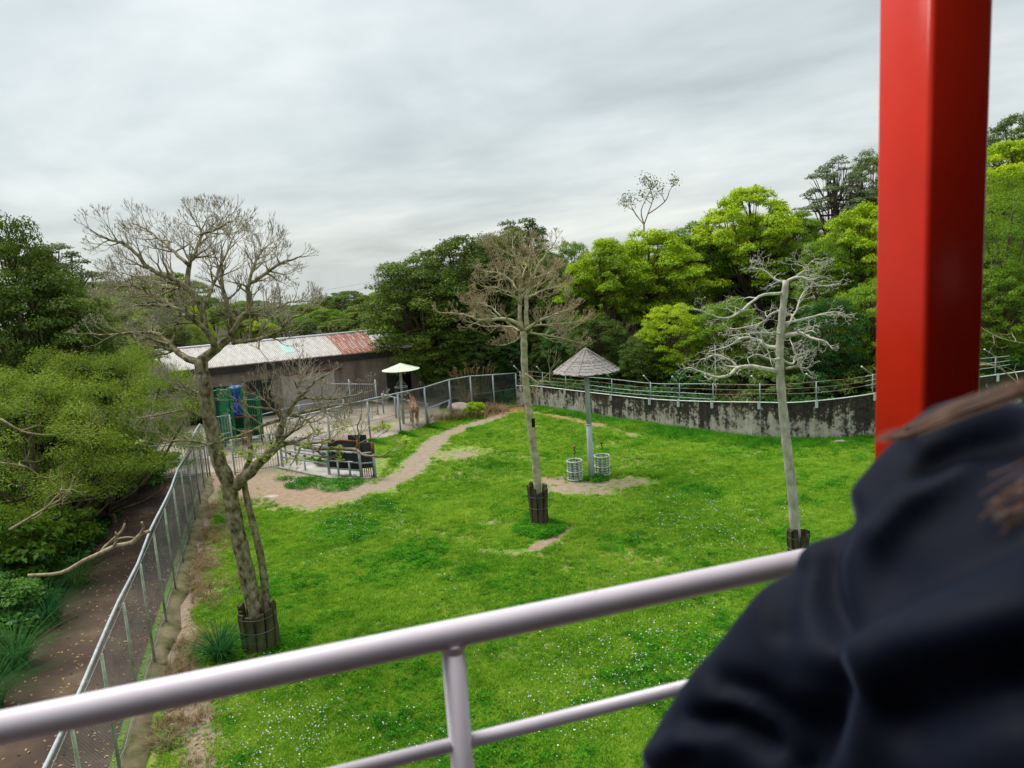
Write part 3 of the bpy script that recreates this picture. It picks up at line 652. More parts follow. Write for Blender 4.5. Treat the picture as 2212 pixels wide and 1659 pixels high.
m = MB(); m.lathe([(0, 0.985), (0.2, 0.98), (0.2, 0.93)], 14, p); m.build('lid', M['orange_plastic'], d, True)
# cyan tank on a white lattice stand at the shed corner
p = at(916, 842); tk = thing('water_tank', 'small cyan water tank on a white lattice stand past the shed corner', 'tank', p)
for dx in (-0.75, 0, 0.75):
    for dy in (-0.5, 0.5): m = MB(); m.tube([p + Vector((dx, dy, 0)), p + Vector((dx, dy, 2.7))], 0.05, 6); m.build('leg', M['white_paint'], tk, True)
for z in (0.9, 1.8, 2.7):
    for dy in (-0.5, 0.5): m = MB(); m.tube([p + Vector((-0.8, dy, z)), p + Vector((0.8, dy, z))], 0.045, 6); m.build('rail', M['white_paint'], tk, True)
for i in range(8): m = MB(); x = -0.7 + i * 0.2; m.tube([p + Vector((x, -0.54, 0.1)), p + Vector((x, -0.54, 2.65))], 0.028, 5); m.build('bar', M['white_paint'], tk)
m = MB(); m.lathe([(0, 2.74), (0.5, 2.74), (0.58, 2.85), (0.58, 3.2), (0.4, 3.5), (0.15, 3.62), (0, 3.63)], 18, p + Vector((0.15, 0, 0))); m.build('tank_body', M['cyan_plastic'], tk, True)

# ------------------------------------------------------------------ retaining wall and its rail fence
wp = smooth_curve([(x, y, h) for (x, y), h in zip(WALL_PTS, WALL_H)], 5)
wn_ = []
for i in range(len(wp)):
    t = (wp[min(i + 1, len(wp) - 1)] - wp[max(i - 1, 0)]); t.z = 0; t.normalize(); wn_.append(Vector((-t.y, t.x, 0)) if -t.y * 1 + t.x > 0 else Vector((-t.y, t.x, 0)))
wall = thing('retaining_wall', 'dark stained concrete retaining wall curving behind the lawn under the trees', 'wall', (8.35, 46.2, 0))
mb = MB()
for p, n in zip(wp, wn_):
    mb.v += [Vector((p.x, p.y, -0.4)), Vector((p.x, p.y, p.z)), Vector((p.x, p.y, p.z)) + n * 0.3, Vector((p.x, p.y, -0.4)) + n * 0.3]
for i in range(len(wp) - 1):
    for k in range(4): q = i * 4; mb.f.append((q + k, q + 4 + k, q + 4 + (k + 1) % 4, q + (k + 1) % 4))
mb.f += [(0, 1, 2, 3), tuple(len(mb.v) - 4 + k for k in (3, 2, 1, 0))]
mb.build('wall_body', M['wall'], wall)
mb = MB(); mb.tube([p - n * 0.02 + Vector((0, 0, 0.03)) for p, n in zip(wp, wn_)], 0.03, 6); mb.build('coping_pipe', M['white_paint'], wall, True)
def on_wall(x):
    best = min(range(len(wp)), key=lambda i: abs(wp[i].x - x)); j = best + (1 if wp[best].x < x else -1); j = max(0, min(len(wp) - 1, j))
    a, b = wp[best], wp[j]; f = 0 if a.x == b.x else (x - a.x) / (b.x - a.x); return a.lerp(b, f), wn_[best]
rf = thing('wall_rail_fence', 'rusty pipe rail fence with white tipped leaning arms on top of the stained wall', 'fence', (8.35, 46.2, 1.5))
xs = [0.6, 2.1, 3.6, 6.3, 8.35, 9.75, 11.3, 13.35, 16.0, 18.95, 22.5, 27]
RH = 1.0
for x in xs:
    p, n = on_wall(x); p = p + n * 0.12
    m = MB(); m.tube([p + Vector((0, 0, -0.1)), p + Vector((0, 0, RH + 0.05))], 0.032, 6); m.build('post', M['galv'], rf, True)
    tip = p + Vector((0, 0, RH + 0.42)) + Vector((-0.42, 0.2, 0)) + n * 0.1
    m = MB(); m.tube([p + Vector((0, 0, RH)), tip], 0.028, 6); arm = m.build('arm', M['wire'], rf, True)
    m = MB(); m.lathe([(0, -0.05), (0.045, -0.035), (0.055, 0), (0.045, 0.035), (0, 0.05)], 10, tip); m.build('insulator', M['white_paint'], arm, True)
    m = MB(); q = p - n * 0.17; m.box(q + Vector((0, 0, -0.13)), (0.14, 0.07, 0.42)); m.build('bracket', M['gutter'], rf)
px_list = [q for q in np.linspace(0.4, 28, 60)]
for k, z in enumerate((RH, RH * 0.72, RH * 0.46, RH * 0.2)):
    for a_, b_, mat in ((0.4, 4.8, 'rust_pipe'), (4.8, 11.3, 'galv' if k != 1 else 'rust_pipe'), (11.3, 18.5, 'rust_pipe'), (18.5, 28, 'galv')):
        if k == 3 and a_ > 11: continue
        pts = []
        for x in np.linspace(a_, b_, 14):
            p, n = on_wall(x); pts.append(p + n * 0.12 + Vector((0, 0, z + 0.03 * math.sin(x * 1.3 + k))))
        m = MB(); m.tube(pts, 0.024 if mat == 'galv' else 0.020, 5); m.build('rail', M[mat], rf, True)
p, n = on_wall(11.25); p = p + n * 0.12
pp = thing('thin_pole', 'thin pale pole rising behind the wall rails left of the dead pale tree', 'pole', p + n * 0.4)
m = MB(); m.tube([p + n * 0.4 + Vector((0, 0, -0.6)), p + n * 0.4 + Vector((0.02, 0, 3.1))], [0.03, 0.022], 6); m.build('shaft', M['galv'], pp, True)
m = MB(); m.lathe([(0, 0), (0.05, 0.01), (0.05, 0.06), (0, 0.09)], 8, p + n * 0.4 + Vector((0.02, 0, 3.1))); m.build('cap', M['white_paint'], pp, True)

# ------------------------------------------------------------------ thatched shade, baskets, hooks
C = at(1278, 1033); sh = thing('thatched_shade', 'grey conical thatched shade on a blue grey pole in the lawn', 'shade', C)
m = MB(); m.tube([C + Vector((0, 0, -0.2)), C + Vector((0, 0, 2.6))], 0.135, 16); m.tube([C + Vector((0, 0, 2.6)), C + Vector((0, 0, 5.5))], 0.118, 16); m.build('pole', M['pole'], sh, True)
m = MB(); m.lathe([(0.12, 2.56), (0.15, 2.58), (0.15, 2.64), (0.12, 2.66)], 16, C); m.build('collar', M['pole'], sh, True)
RR, ZT, ZB = 1.47, 6.18, 5.22
rng = np.random.default_rng(3); mb = MB(); n = 72; tiers = 9
for t in range(tiers):
    f0, f1 = max(0, t / tiers - 0.02), (t + 1) / tiers + 0.05
    for i in range(n):
        a0 = 6.283185 * (i + rng.uniform(-0.2, 0.2)) / n; a1 = 6.283185 * (i + 1.25) / n; l0 = rng.uniform(-0.02, 0.03); hh = 0.030 + rng.uniform(0, 0.025)
        P_ = lambda a, f, d: C + Vector((RR * f * math.cos(a), RR * f * math.sin(a), ZT - (ZT - ZB) * f + d))
        mb.quad(P_(a0, f0, 0.012), P_(a1, f0, 0.0), P_(a1, f1 + l0, hh * 0.7), P_(a0, f1 + l0, hh))
mb.build('thatch', M['thatch'], sh)
m = MB(); m.lathe([(0.0, ZT - 0.06), (RR * 0.5, (ZT + ZB) / 2 - 0.06), (RR, ZB - 0.05)], 40, C); m.build('underside', M['dark_wood'], sh, True)
m = MB(); m.ring(C + Vector((0, 0, ZB - 0.03)), RR, 0.030, 48, 6); m.build('rim', M['batten'], sh, True)
for i in range(12):
    a = 6.283185 * (i + 0.35) / 12; d = Vector((math.cos(a), math.sin(a), 0))
    m = MB(); m.tube([C + d * 0.05 + Vector((0, 0, ZT + 0.05)), C + d * (RR * 0.5) + Vector((0, 0, (ZT + ZB) / 2 + 0.055)), C + d * RR + Vector((0, 0, ZB + 0.055))], 0.014, 5); m.build('batten', M['batten'], sh)
m = MB(); m.ring(C + Vector((0, 0, (ZT * 0.45 + ZB * 0.55) + 0.05)), RR * 0.56, 0.012, 40, 5); m.build('batten', M['batten'], sh)
m = MB(); m.tube([C + Vector((0, 0, ZT - 0.02)), C + Vector((0, 0, ZT + 0.12))], [0.04, 0.012], 6); m.build('finial', M['batten'], sh)
q = C + Vector((-0.2, -0.15, 4.98)); m = MB(); m.lathe([(0, -0.06), (0.05, -0.04), (0.06, 0.0), (0.04, 0.05), (0, 0.07)], 10, q); m.build('lamp_bulb', M['white_paint'], sh, True)
def basket(p, label):
    t = thing('hay_basket', label, 'basket', p, 'ring baskets under the thatched shade')
    R_, Hh = 0.36, 0.92
    for z, r in ((0.03, 0.040), (Hh * 0.45, 0.036), (Hh - 0.02, 0.042)): m = MB(); m.ring(p + Vector((0, 0, z + 0.02)), R_, r, 28, 7); m.build('hoop', M['galv'], t, True)
    for z in (0.17, 0.30, 0.55, 0.66, 0.77): m = MB(); m.ring(p + Vector((0, 0, z)), R_ - 0.01, 0.015, 26, 5); m.build('thin_hoop', M['galv'], t, True)
    for i in range(8):
        a = 6.283185 * i / 8 + 0.4; d = Vector((math.cos(a), math.sin(a), 0)) * (R_ - 0.05); m = MB(); m.box(p + d + Vector((0, 0, Hh / 2)), (0.05, 0.02, Hh - 0.06), Matrix.Rotation(a + 1.57, 3, 'Z')); m.build('upright', M['wire'], t)
    m = MB(); m.lathe([(0, 0.03), (R_ - 0.02, 0.03), (R_ - 0.02, 0.0)], 24, p); m.build('floor_plate', M['galv'], t)
B1, B2 = at(1243, 1036), at(1302, 1025)
basket(B1, 'round ring basket left of the shade pole'); basket(B2, 'round ring basket right of the shade pole')
for (hx, hy), b, lab in (((1240.5, 967), B1, 'black hook with rusty cap hanging above the left basket on a chain'), ((1299.5, 958), B2, 'black hook with rusty cap hanging right of the shade pole')):
    p = dep(hx, hy, C.y - 0.5 if b is B1 else C.y + 0.3); t = thing('feed_hook', lab, 'hook', p)
    m = MB(); m.lathe([(0, 0.08), (0.09, 0.06), (0.10, 0.03), (0.05, 0.0), (0, 0.0)], 12, p); m.build('cap', M['rust'], t, True)
    m = MB(); m.tube([p + Vector((0, 0, 0.02)), p + Vector((0, 0, -0.14)), p + Vector((0.06, 0, -0.22)), p + Vector((0.02, 0, -0.29)), p + Vector((-0.06, 0, -0.25))], 0.026, 6); m.build('hook', M['black_rubber'], t, True)
    zt = 5.15; top = Vector((p.x, p.y, zt)); m = MB(); m.tube([p + Vector((0, 0, 0.07)), top], 0.003, 4); m.build('cord', M['galv'], t)
    if b is B1:
        m = MB(); m.tube([p + Vector((0, 0, -0.2)), p.lerp(Z(b, 0.9), 0.5), Z(b, 0.85)], 0.012, 5); m.build('chain', M['rust_pipe'], t)
# second shade: canvas cone over a caged feeder, in the yard
C2 = at(872, 916); t = thing('canvas_shade', 'pale green canvas cone shade above the feeder next to the giraffe', 'shade', C2)
m = MB(); m.tube([C2, C2 + Vector((0.1, 0, 3.95))], 0.09, 10); m.build('pole', M['bark_grey'], t, True)
apx = C2 + Vector((0.13, 0, 0)); mb = MB(); n = 12; prof = [(0.0, 4.15), (0.5, 3.97), (0.9, 3.83), (1.24, 3.73)]
mb.lathe(prof, n, apx); mb.lathe([(1.24, 3.725), (0.5, 3.9), (0, 4.05)], n, apx); mb.build('canopy', M['canvas'], t)
m = MB(); m.ring(apx + Vector((0, 0, 3.72)), 1.235, 0.025, 36, 6); m.build('rim', M['canvas'], t, True)
for i in range(12):
    a = 6.283185 * i / 12; d = Vector((math.cos(a), math.sin(a), 0)); m = MB(); m.tube([apx + d * 0.05 + Vector((0, 0, 4.14)), apx + d * 0.5 + Vector((0, 0, 3.98)), apx + d * 1.23 + Vector((0, 0, 3.735))], 0.012, 4); m.build('rib', M['canvas'], t)
bk = thing('feeder_cage', 'round hanging wire feeder under the pale green canvas shade', 'feeder', C2 + Vector((0, 0, 1.9)))
for z in (2.55, 2.1, 1.7): m = MB(); m.ring(C2 + Vector((0.05, 0, z)), 0.42, 0.028, 26, 6); m.build('hoop', M['galv'] if z > 2 else M['rust_pipe'], bk, True)
for i in range(20):
    a = 6.283185 * i / 20; d = Vector((math.cos(a), math.sin(a), 0)) * 0.41; m = MB(); m.tube([C2 + Vector((0.05, 0, 1.7)) + d, C2 + Vector((0.05, 0, 2.55)) + d], 0.010, 4); m.build('bar', M['wire'], bk)
for i in range(4):
    a = 6.283185 * i / 4 + 0.4; d = Vector((math.cos(a), math.sin(a), 0)) * 0.4; m = MB(); m.tube([C2 + Vector((0.05, 0, 2.55)) + d, C2 + Vector((0.06, 0, 3.15))], 0.014, 4); m.build('chain', M['galv'], bk)
# flat stone slab and small stones
def stone(name, label, p, sx, sy, sz, seed, mat='stone', rot=0.0, tilt=0.0):
    bm = bmesh.new(); bmesh.ops.create_icosphere(bm, subdivisions=3, radius=1); r = random.Random(seed); o3 = [Vector((r.uniform(-1, 1), r.uniform(-1, 1), r.uniform(-1, 1))) for _ in range(9)]
    for v in bm.verts:
        d = v.co.copy(); k = 1.0
        for q in o3: k -= 0.22 * max(0, d.dot(q) - 0.55)
        v.co = Vector((d.x * sx * k, d.y * sy * k, d.z * sz * k))
    me = bpy.data.meshes.new(name); bm.to_mesh(me); bm.free(); me.materials.append(M[mat]); me.shade_smooth()
    o = link(name, me); o.location = p; o.rotation_euler = (tilt, 0, rot); return tag(o, label, 'stone')
q = at(1000, 894); stone('flat_boulder', 'pinkish flat boulder beside the yard fence and the dry brush', q + Vector((0, 0.5, 0.3)), 1.25, 0.8, 0.42, 4, rot=-0.25, tilt=0.25)
q = at(1812, 957); stone('boulder', 'pale stone in the grass at the foot of the wall near the red post', q, 0.55, 0.3, 0.2, 5)
q = at(585, 1072); stone('boulder', 'small flat pale stone on the bare earth of the track by the bare tree', q, 0.42, 0.25, 0.05, 6)
q = at(540, 1040); stone('boulder', 'small reddish stone lying on the track behind the leaning tree trunk', q + Vector((2.4, 0, 0)), 0.16, 0.12, 0.08, 8)

# ------------------------------------------------------------------ vegetation helpers
def leaves_np(name, C, N, size, aspect, tone, mat, rng):
    """one four-cornered leaf per centre: tip, base and two sides, lying across its normal"""
    n = len(C); R_ = rng.normal(size=(n, 3)); U_ = np.cross(N, R_); U_ /= np.linalg.norm(U_, axis=1, keepdims=True) + 1e-9
    V_ = np.cross(N, U_); s = size[:, None]
    P0 = C - U_ * s * 0.5; P2 = C + U_ * s * 0.5 - N * s * 0.10
    P1 = C + V_ * s * aspect * 0.5 + N * s * 0.06; P3 = C - V_ * s * aspect * 0.5 + N * s * 0.06
    V = np.stack([P0, P1, P2, P3], 1).reshape(-1, 3); F = np.arange(4 * n).reshape(n, 4)
    return np_mesh(name, V, F, mat, {'tone': ('FACE', tone)})
def pad_leaves(pads, per, rng, up=0.55, shell=0.55):
    """leaf centres and normals in the upper shells of flattened pads (x, y, z, r, flat)"""
    Cs, Ns, Ts = [], [], []
    for (x, y, z, r, fl) in pads:
        n = int(per * r * r); d = rng.normal(size=(n, 3)); d /= np.linalg.norm(d, axis=1, keepdims=True)
        low = d[:, 2] < -0.15; d[low, 2] *= -rng.uniform(0.2, 1, low.sum())
        k = rng.uniform(shell, 1.0, n) ** 0.7 + rng.normal(0, 0.09, n)
        c = d * k[:, None] * np.array([r, r, r * fl]) + [x, y, z]
        nn = d * np.array([0.7, 0.7, 0.8]) + np.array([0, 0, up]) + rng.normal(0, 0.42, (n, 3)); nn /= np.linalg.norm(nn, axis=1, keepdims=True)
        Cs.append(c); Ns.append(nn); Ts.append(np.clip(0.5 + rng.normal(0, 0.20, n) + rng.normal(0, 0.12), 0, 1))
    return np.concatenate(Cs), np.concatenate(Ns), np.concatenate(Ts)

def tree_proto(kind, seed):
    """trunk-and-limbs mesh plus crown mesh at real size, standing at the origin: returns (trunk mesh, crown mesh, height, radius)"""
    rng = np.random.default_rng(seed); R = random.Random(seed); pads = []
    cfg = dict(umbrella=(11, 4.6, 0.50, 135, 0.62, 300, 0.205, 0.55), dense=(12, 4.6, 0.30, 235, 0.70, 230, 0.195, 0.5), flat=(9.5, 5.0, 0.62, 105, 0.42, 230, 0.21, 0.45),
               open=(14, 4.2, 0.55, 80, 0.55, 220, 0.22, 0.5), feather=(7.5, 5.0, 0.15, 120, 0.75, 560, 0.115, 0.28), shrub=(3.0, 2.3, 0.08, 34, 0.65, 420, 0.22, 0.5))[kind]
    H, Rr, crot, npad, fl, per, ls, asp = cfg
    sk = rng.uniform(-0.5, 0.5, 2)
    for i in range(npad):
        f = (i + 0.5) / npad; a = i * 2.39996 + rng.uniform(-0.5, 0.5)
        if kind in ('umbrella', 'flat', 'open'):
            rr = Rr * math.sqrt(f) * rng.uniform(0.80, 1.10); dome = 0.34 if kind == 'umbrella' else (0.16 if kind == 'flat' else 0.42)
            z = H * (1 - dome * (rr / Rr) ** 2) - rng.uniform(0, 0.9) - 0.7
            if rng.random() < 0.36: z -= rng.uniform(1.2, 0.40 * H * (1 - crot) + 1.3); rr *= 0.85
            r = rng.uniform(0.55, 1.05) * (0.9 if kind == 'open' else 1)
        else:
            zz = 1 - (1.92 if kind == 'dense' else 1.62) * f; lat = math.sqrt(max(0.02, 1 - zz * zz)); k = rng.uniform(0.72, 1.03)
            rr = Rr * lat * k; z = H * 0.55 + H * 0.42 * zz * k; r = rng.uniform(0.55, 1.1) * (0.75 if kind == 'shrub' else 1.0)
        pads.append((rr * math.cos(a) + sk[0] * z / H, rr * math.sin(a) + sk[1] * z / H, z, r, fl * rng.uniform(0.8, 1.2)))
    C_, N_, T_ = pad_leaves(pads, per, rng)
    crown = leaves_np('crown', C_, N_, rng.uniform(0.7, 1.35, len(C_)) * ls, asp, T_, None, rng)
    mb = MB(); zc = H * crot; tr = 0.022 * H + 0.03
    lean = Vector((R.uniform(-0.5, 0.5), R.uniform(-0.5, 0.5), 0)); top = Vector((sk[0] * 0.5, sk[1] * 0.5, H * 0.86))
    trunk = [Vector((0, 0, -1.0)), Vector((0, 0, 0.3)), lean * 0.5 + Vector((0, 0, zc * 0.5)), lean + Vector((0, 0, zc)), lean * 0.5 + Vector((0, 0, (zc + H * 0.86) / 2)), top]
    trunk = smooth_curve(trunk, 3); nn = len(trunk)
    mb.tube(trunk, [tr * (1.25 if i < 2 else 1) * (1 - 0.80 * (i / nn)) for i in range(nn)], 7)
    for i, (x, y, z, r, f2) in enumerate(pads):
        if kind == 'shrub' and i % 3: continue
        if kind in ('dense', 'feather', 'umbrella', 'flat') and i % 3: continue
        if kind == 'dense' and z < H * 0.4: continue
        e = Vector((x, y, z - r * f2 * 0.3)); j = min(nn - 2, max(1, int(nn * (0.25 + 0.55 * R.random())))) ; s = trunk[j]
        k = 0
        while s.z > e.z + 0.5 and j > 1: j -= 1; s = trunk[j]
        mid = s.lerp(e, 0.5) + Vector((R.uniform(-0.4, 0.4), R.uniform(-0.4, 0.4), -0.10 * (e - s).length if kind != 'dense' else 0.2))
        c = smooth_curve([s, mid, e], 3); r0_ = tr * R.uniform(0.22, 0.42)
        mb.tube(c, [r0_ * (1 - 0.82 * q / len(c)) for q in range(len(c))], 4, cap=False)
        for _ in range(2 if kind in ('umbrella', 'flat', 'open') else 1):
            g = c[R.randrange(3, len(c))]; ee = e + Vector((R.uniform(-r, r), R.uniform(-r, r), R.uniform(-0.2, 0.4) * r)) * 0.9
            mb.tube([g, g.lerp(ee, 0.5) + Vector((0, 0, -0.1)), ee], [r0_ * 0.4, r0_ * 0.28, 0.008], 3, cap=False)
    return mb.mesh('trunk', None, True), crown, H, Rr
PROTO = {k: [tree_proto(k, s) for s in seeds] for k, seeds in dict(umbrella=(11, 12, 13), dense=(21, 22, 23), flat=(31, 32), open=(41, 42), feather=(51, 52), shrub=(61, 62, 63)).items()}
_cnt = {}
MESHC = {}
def with_mat(me, key, mat):
    k = (me.name, key)
    if k not in MESHC: c = me.copy(); c.materials.clear(); c.materials.append(mat); MESHC[k] = c
    return MESHC[k]
def tree(kind, leaf, name, label, xp, ytop, Y, width=1.0, group=None, trunk='bark_dark', sink=0.0, hmin=2.0):
    """stands a tree on the terrain so that its top reaches image row ytop at distance Y"""
    p = dep(xp, ytop, Y); z0 = Tz(p.x, Y) - sink; h = max(hmin, p.z - z0)
    return plant(kind, leaf, name, label, (p.x, Y, z0), h, width, group, trunk)
def plant(kind, leaf, name, label, loc, h, width=1.0, group=None, trunk='bark_dark', cat='tree'):
    i = _cnt.get(kind, 0); _cnt[kind] = i + 1
    tm, cm, H, Rr = PROTO[kind][i % len(PROTO[kind])]
    t = thing(name, label, cat, loc, group); s = h / H
    t.scale = (s * width, s * width, s); t.rotation_euler = (0, 0, i * 1.9 + len(label))
    for nm, me, mt in (('trunk', tm, M[trunk]), ('crown', cm, M[leaf])):
        o = bpy.data.objects.new(nm, with_mat(me, mt.name, mt)); COL.objects.link(o); o.parent = t
    return t

# ------------------------------------------------------------------ woodland trees, placed one by one
TREES = [
 # kind, leaf, name, label, x, top row, distance, width
 ('dense', 'lf_dark', 'broadleaf_tree', 'dark dense tree drooping over the right end of the shed roof', 905, 545, 60.5, 1.0),
 ('dense', 'lf_dark', 'broadleaf_tree', 'tall dark olive tree with rounded crown right behind the canvas shade', 985, 505, 64, 1.1),
 ('dense', 'lf_dark', 'broadleaf_tree', 'dark olive tree standing behind the bare tree with the brown twigs', 1075, 492, 66, 1.0),
 ('open', 'lf_dark', 'broadleaf_tree', 'tallest thin crowned dark tree showing above the brown twigged bare tree', 1125, 452, 70, 0.95),
 ('dense', 'lf_dark', 'broadleaf_tree', 'dark tree between the bare tree trunk and the thatched shade', 1175, 540, 60, 0.75),
 ('dense', 'lf_dark', 'broadleaf_tree', 'lower dark tree nudging the end of the shed roof', 868, 620, 66, 0.75),
 ('dense', 'lf_dark', 'broadleaf_tree', 'dark tree filling the gap behind the canvas shade and the bare tree', 1030, 540, 72, 1.1),
 ('dense', 'lf_haze', 'broadleaf_tree', 'pale hazy tree peeping out left of the dark olive mass', 872, 588, 84, 0.9),
 ('dense', 'lf_mid', 'broadleaf_tree', 'grey green tree in the gap between the dark trees and the yellow green ones', 1232, 518, 78, 0.6),
 ('umbrella', 'lf_bright', 'broadleaf_tree', 'yellow green tree above the thatched shade, left one of the bright pair', 1300, 500, 58, 0.75),
 ('umbrella', 'lf_bright', 'broadleaf_tree', 'yellow green flat topped tree above the thatched shade, right one of the bright pair', 1395, 478, 60, 0.85),
 ('umbrella', 'lf_mid', 'broadleaf_tree', 'medium green tree between the bright pair and the big round bright tree', 1485, 468, 66, 0.75),
 ('umbrella', 'lf_bright', 'broadleaf_tree', 'big round bright green tree rising highest left of the red post', 1622, 386, 64, 0.82),
 ('umbrella', 'lf_mid', 'broadleaf_tree', 'green tree on the right shoulder of the big round bright tree', 1715, 440, 66, 0.7),
 ('open', 'lf_haze', 'broadleaf_tree', 'tall airy grey green tree far back on the slope beside the red post', 1800, 328, 80, 1.0),
 ('dense', 'lf_dark', 'broadleaf_tree', 'dark crown just left of the red post, highest at its edge', 1888, 318, 82, 0.55),
 ('umbrella', 'lf_bright', 'broadleaf_tree', 'bright layered green tree hanging down left of the red post', 1855, 425, 56, 0.75),
 ('dense', 'lf_mid', 'broadleaf_tree', 'leafy green tree behind the dead pale tree', 1790, 505, 55, 0.62),
 ('dense', 'lf_dark', 'broadleaf_tree', 'dark tree top right of the red post against the sky', 2190, 245, 84, 0.8),
 ('umbrella', 'lf_bright', 'broadleaf_tree', 'bright yellow green tree right of the red post, below the dark tops', 2185, 285, 66, 0.8),
 ('feather', 'lf_mid', 'broadleaf_tree', 'fine leaved green tree filling the strip right of the red post', 2185, 375, 50, 0.75),
 ('dense', 'lf_mid', 'broadleaf_tree', 'low broad green tree right of the red post above the shoulder', 2160, 560, 46, 0.8),
 ('dense', 'lf_dark', 'small_tree', 'dark low tree just behind the giraffe yard fence, right of the canvas shade', 950, 700, 59.5, 1.0),
 ('dense', 'lf_dark', 'small_tree', 'dark low tree behind the plumed reeds of the yard fence', 1030, 715, 58.5, 1.0),
 ('dense', 'lf_under', 'small_tree', 'deep green low tree behind the wall end and the slender bare trunk', 1110, 720, 59, 1.0),
 ('dense', 'lf_dark', 'small_tree', 'dark low tree close behind the wall left of the thatched shade', 1175, 735, 57, 0.9),
 # middle layer above the wall
 ('dense', 'lf_bright', 'small_tree', 'bright green mounded tree over the wall between shade and dead tree', 1450, 655, 50, 1.0),
 ('dense', 'lf_mid', 'small_tree', 'round green tree behind the left branches of the dead pale tree', 1570, 640, 48.5, 0.95),
 ('dense', 'lf_dark', 'small_tree', 'dark low tree behind the cone of the thatched shade', 1290, 672, 53, 1.05),
 ('dense', 'lf_under', 'small_tree', 'deep green low tree against the wall right of the dead tree', 1790, 640, 44.5, 0.95),
 ('dense', 'lf_mid', 'small_tree', 'green low tree at the red post behind the wall end', 1880, 600, 45, 0.9),
 ('dense', 'lf_under', 'small_tree', 'deep green low tree in the shadow left of the thatched shade', 1215, 680, 56, 0.95),
 ('dense', 'lf_dark', 'small_tree', 'dark low tree in the shade under the two dark olive trees', 1040, 690, 66, 0.8),
 ('dense', 'lf_dark', 'small_tree', 'dark low tree overhanging the rails left of the dead pale tree', 1380, 725, 50, 1.0),
 ('dense', 'lf_dark', 'small_tree', 'dark low tree overhanging the rails behind the dead tree trunk', 1690, 700, 45, 1.0),
 ('dense', 'lf_dark', 'tall_tree', 'dark leafy tree low at the left edge above the feathery ones', 50, 570, 36, 0.8),
 ('umbrella', 'lf_mid', 'broadleaf_tree', 'green filler tree deep in the wood behind the bright pair', 1345, 560, 72, 0.9),
 ('umbrella', 'lf_mid', 'broadleaf_tree', 'green filler tree deep in the wood under the big round tree', 1560, 540, 74, 0.9),
 ('dense', 'lf_mid', 'broadleaf_tree', 'shaded green tree low behind the trunk of the big round tree', 1660, 590, 70, 0.7),
 # left
 ('dense', 'lf_dark', 'tall_tree', 'tall dark green tree at the left edge against the sky', 5, 448, 37, 0.50),
 ('open', 'lf_haze', 'tall_tree', 'airy grey green tree behind the tall tree at the left edge', 92, 500, 58, 1.0),
 ('feather', 'lf_feather', 'feathery_tree', 'broad feathery yellow green tree overhanging the path', 185, 733, 33.0, 0.80),
 ('feather', 'lf_feather', 'feathery_tree', 'feathery yellow green tree at the left edge, lower and nearer', 40, 800, 29, 0.85),
 ('feather', 'lf_olive', 'feathery_tree', 'olive feathery tree between the left edge and the shed gutter', 130, 690, 42, 0.75),
 ('flat', 'lf_olive', 'umbrella_tree', 'flat topped olive tree beyond the tall left tree', 215, 577, 74, 0.85),
 ('flat', 'lf_olive', 'umbrella_tree', 'flat topped olive tree behind the left limbs of the big bare tree', 330, 572, 86, 0.85),
 ('dense', 'lf_ivy', 'broadleaf_tree', 'speckled pale leaved tree left behind the big bare tree', 205, 620, 54, 0.85),
 ('dense', 'lf_ivy', 'broadleaf_tree', 'speckled pale leaved tree standing behind the trunk of the big bare tree', 330, 650, 66, 0.8),
 ('dense', 'lf_bright', 'broadleaf_tree', 'bright green tree glowing behind the middle of the big bare tree', 420, 655, 80, 0.5),
 ('flat', 'lf_mid', 'umbrella_tree', 'green flat topped tree behind the fork of the big bare tree', 520, 668, 90, 0.85),
 ('flat', 'lf_bright', 'umbrella_tree', 'bright green flat topped tree behind the shed, right of the bare tree fork', 560, 682, 88, 0.55),
]
for k_, lf_, nm_, lb_, x_, y_, Y_, w_ in TREES: tree(k_, lf_, nm_, lb_, x_, y_, Y_, w_)
far = [(455, 640, 150), (500, 646, 130), (545, 640, 170), (600, 648, 140), (650, 650, 120), (690, 636, 150), (742, 621, 125), (790, 632, 140), (835, 618, 165), (620, 668, 110), (700, 660, 105), (770, 655, 110), (820, 650, 105), (575, 690, 98), (660, 685, 96), (730, 680, 94), (800, 672, 92), (850, 645, 96), (400, 630, 140), (350, 615, 120), (280, 600, 115), (150, 590, 100), (860, 690, 82), (780, 700, 86), (880, 640, 76)]
ORD = 'first second third fourth fifth sixth seventh eighth ninth tenth eleventh twelfth thirteenth fourteenth fifteenth sixteenth seventeenth eighteenth nineteenth twentieth twenty-first twenty-second twenty-third twenty-fourth'.split()
far.sort(); rows = {0: 0, 1: 0}
for i, (x_, y_, Y_) in enumerate(far):
    row = int(Y_ >= 120); k_ = rows[row]; rows[row] += 1
    tree('flat' if i % 4 else 'umbrella', ('lf_olive', 'lf_mid', 'lf_olive', 'lf_dark')[i % 4], 'umbrella_tree', 'flat crowned tree, far wood beyond the shed, %s row, %s from left' % (('front', 'back')[row], ORD[k_]), x_, y_, Y_, 1.05 if Y_ > 100 else 0.85, 'flat crowned trees in the far wood')
rnd = random.Random(5)
for i in range(34):
    x = rnd.uniform(2, 62); yb = float(np.interp(x, wx, wy, left=54.8, right=43)); y = yb + rnd.uniform(16, 46)
    plant(('umbrella', 'dense', 'dense')[i % 3], ('lf_mid', 'lf_dark', 'lf_mid')[i % 3], 'woodland_tree', 'tree deep in the wood on the slope behind the wall', (x, y, Tz(x, y) - 0.3), rnd.uniform(7, 9.5) * (1 + 0.12 * (x > 20)), 0.95, 'woodland trees behind the wall')
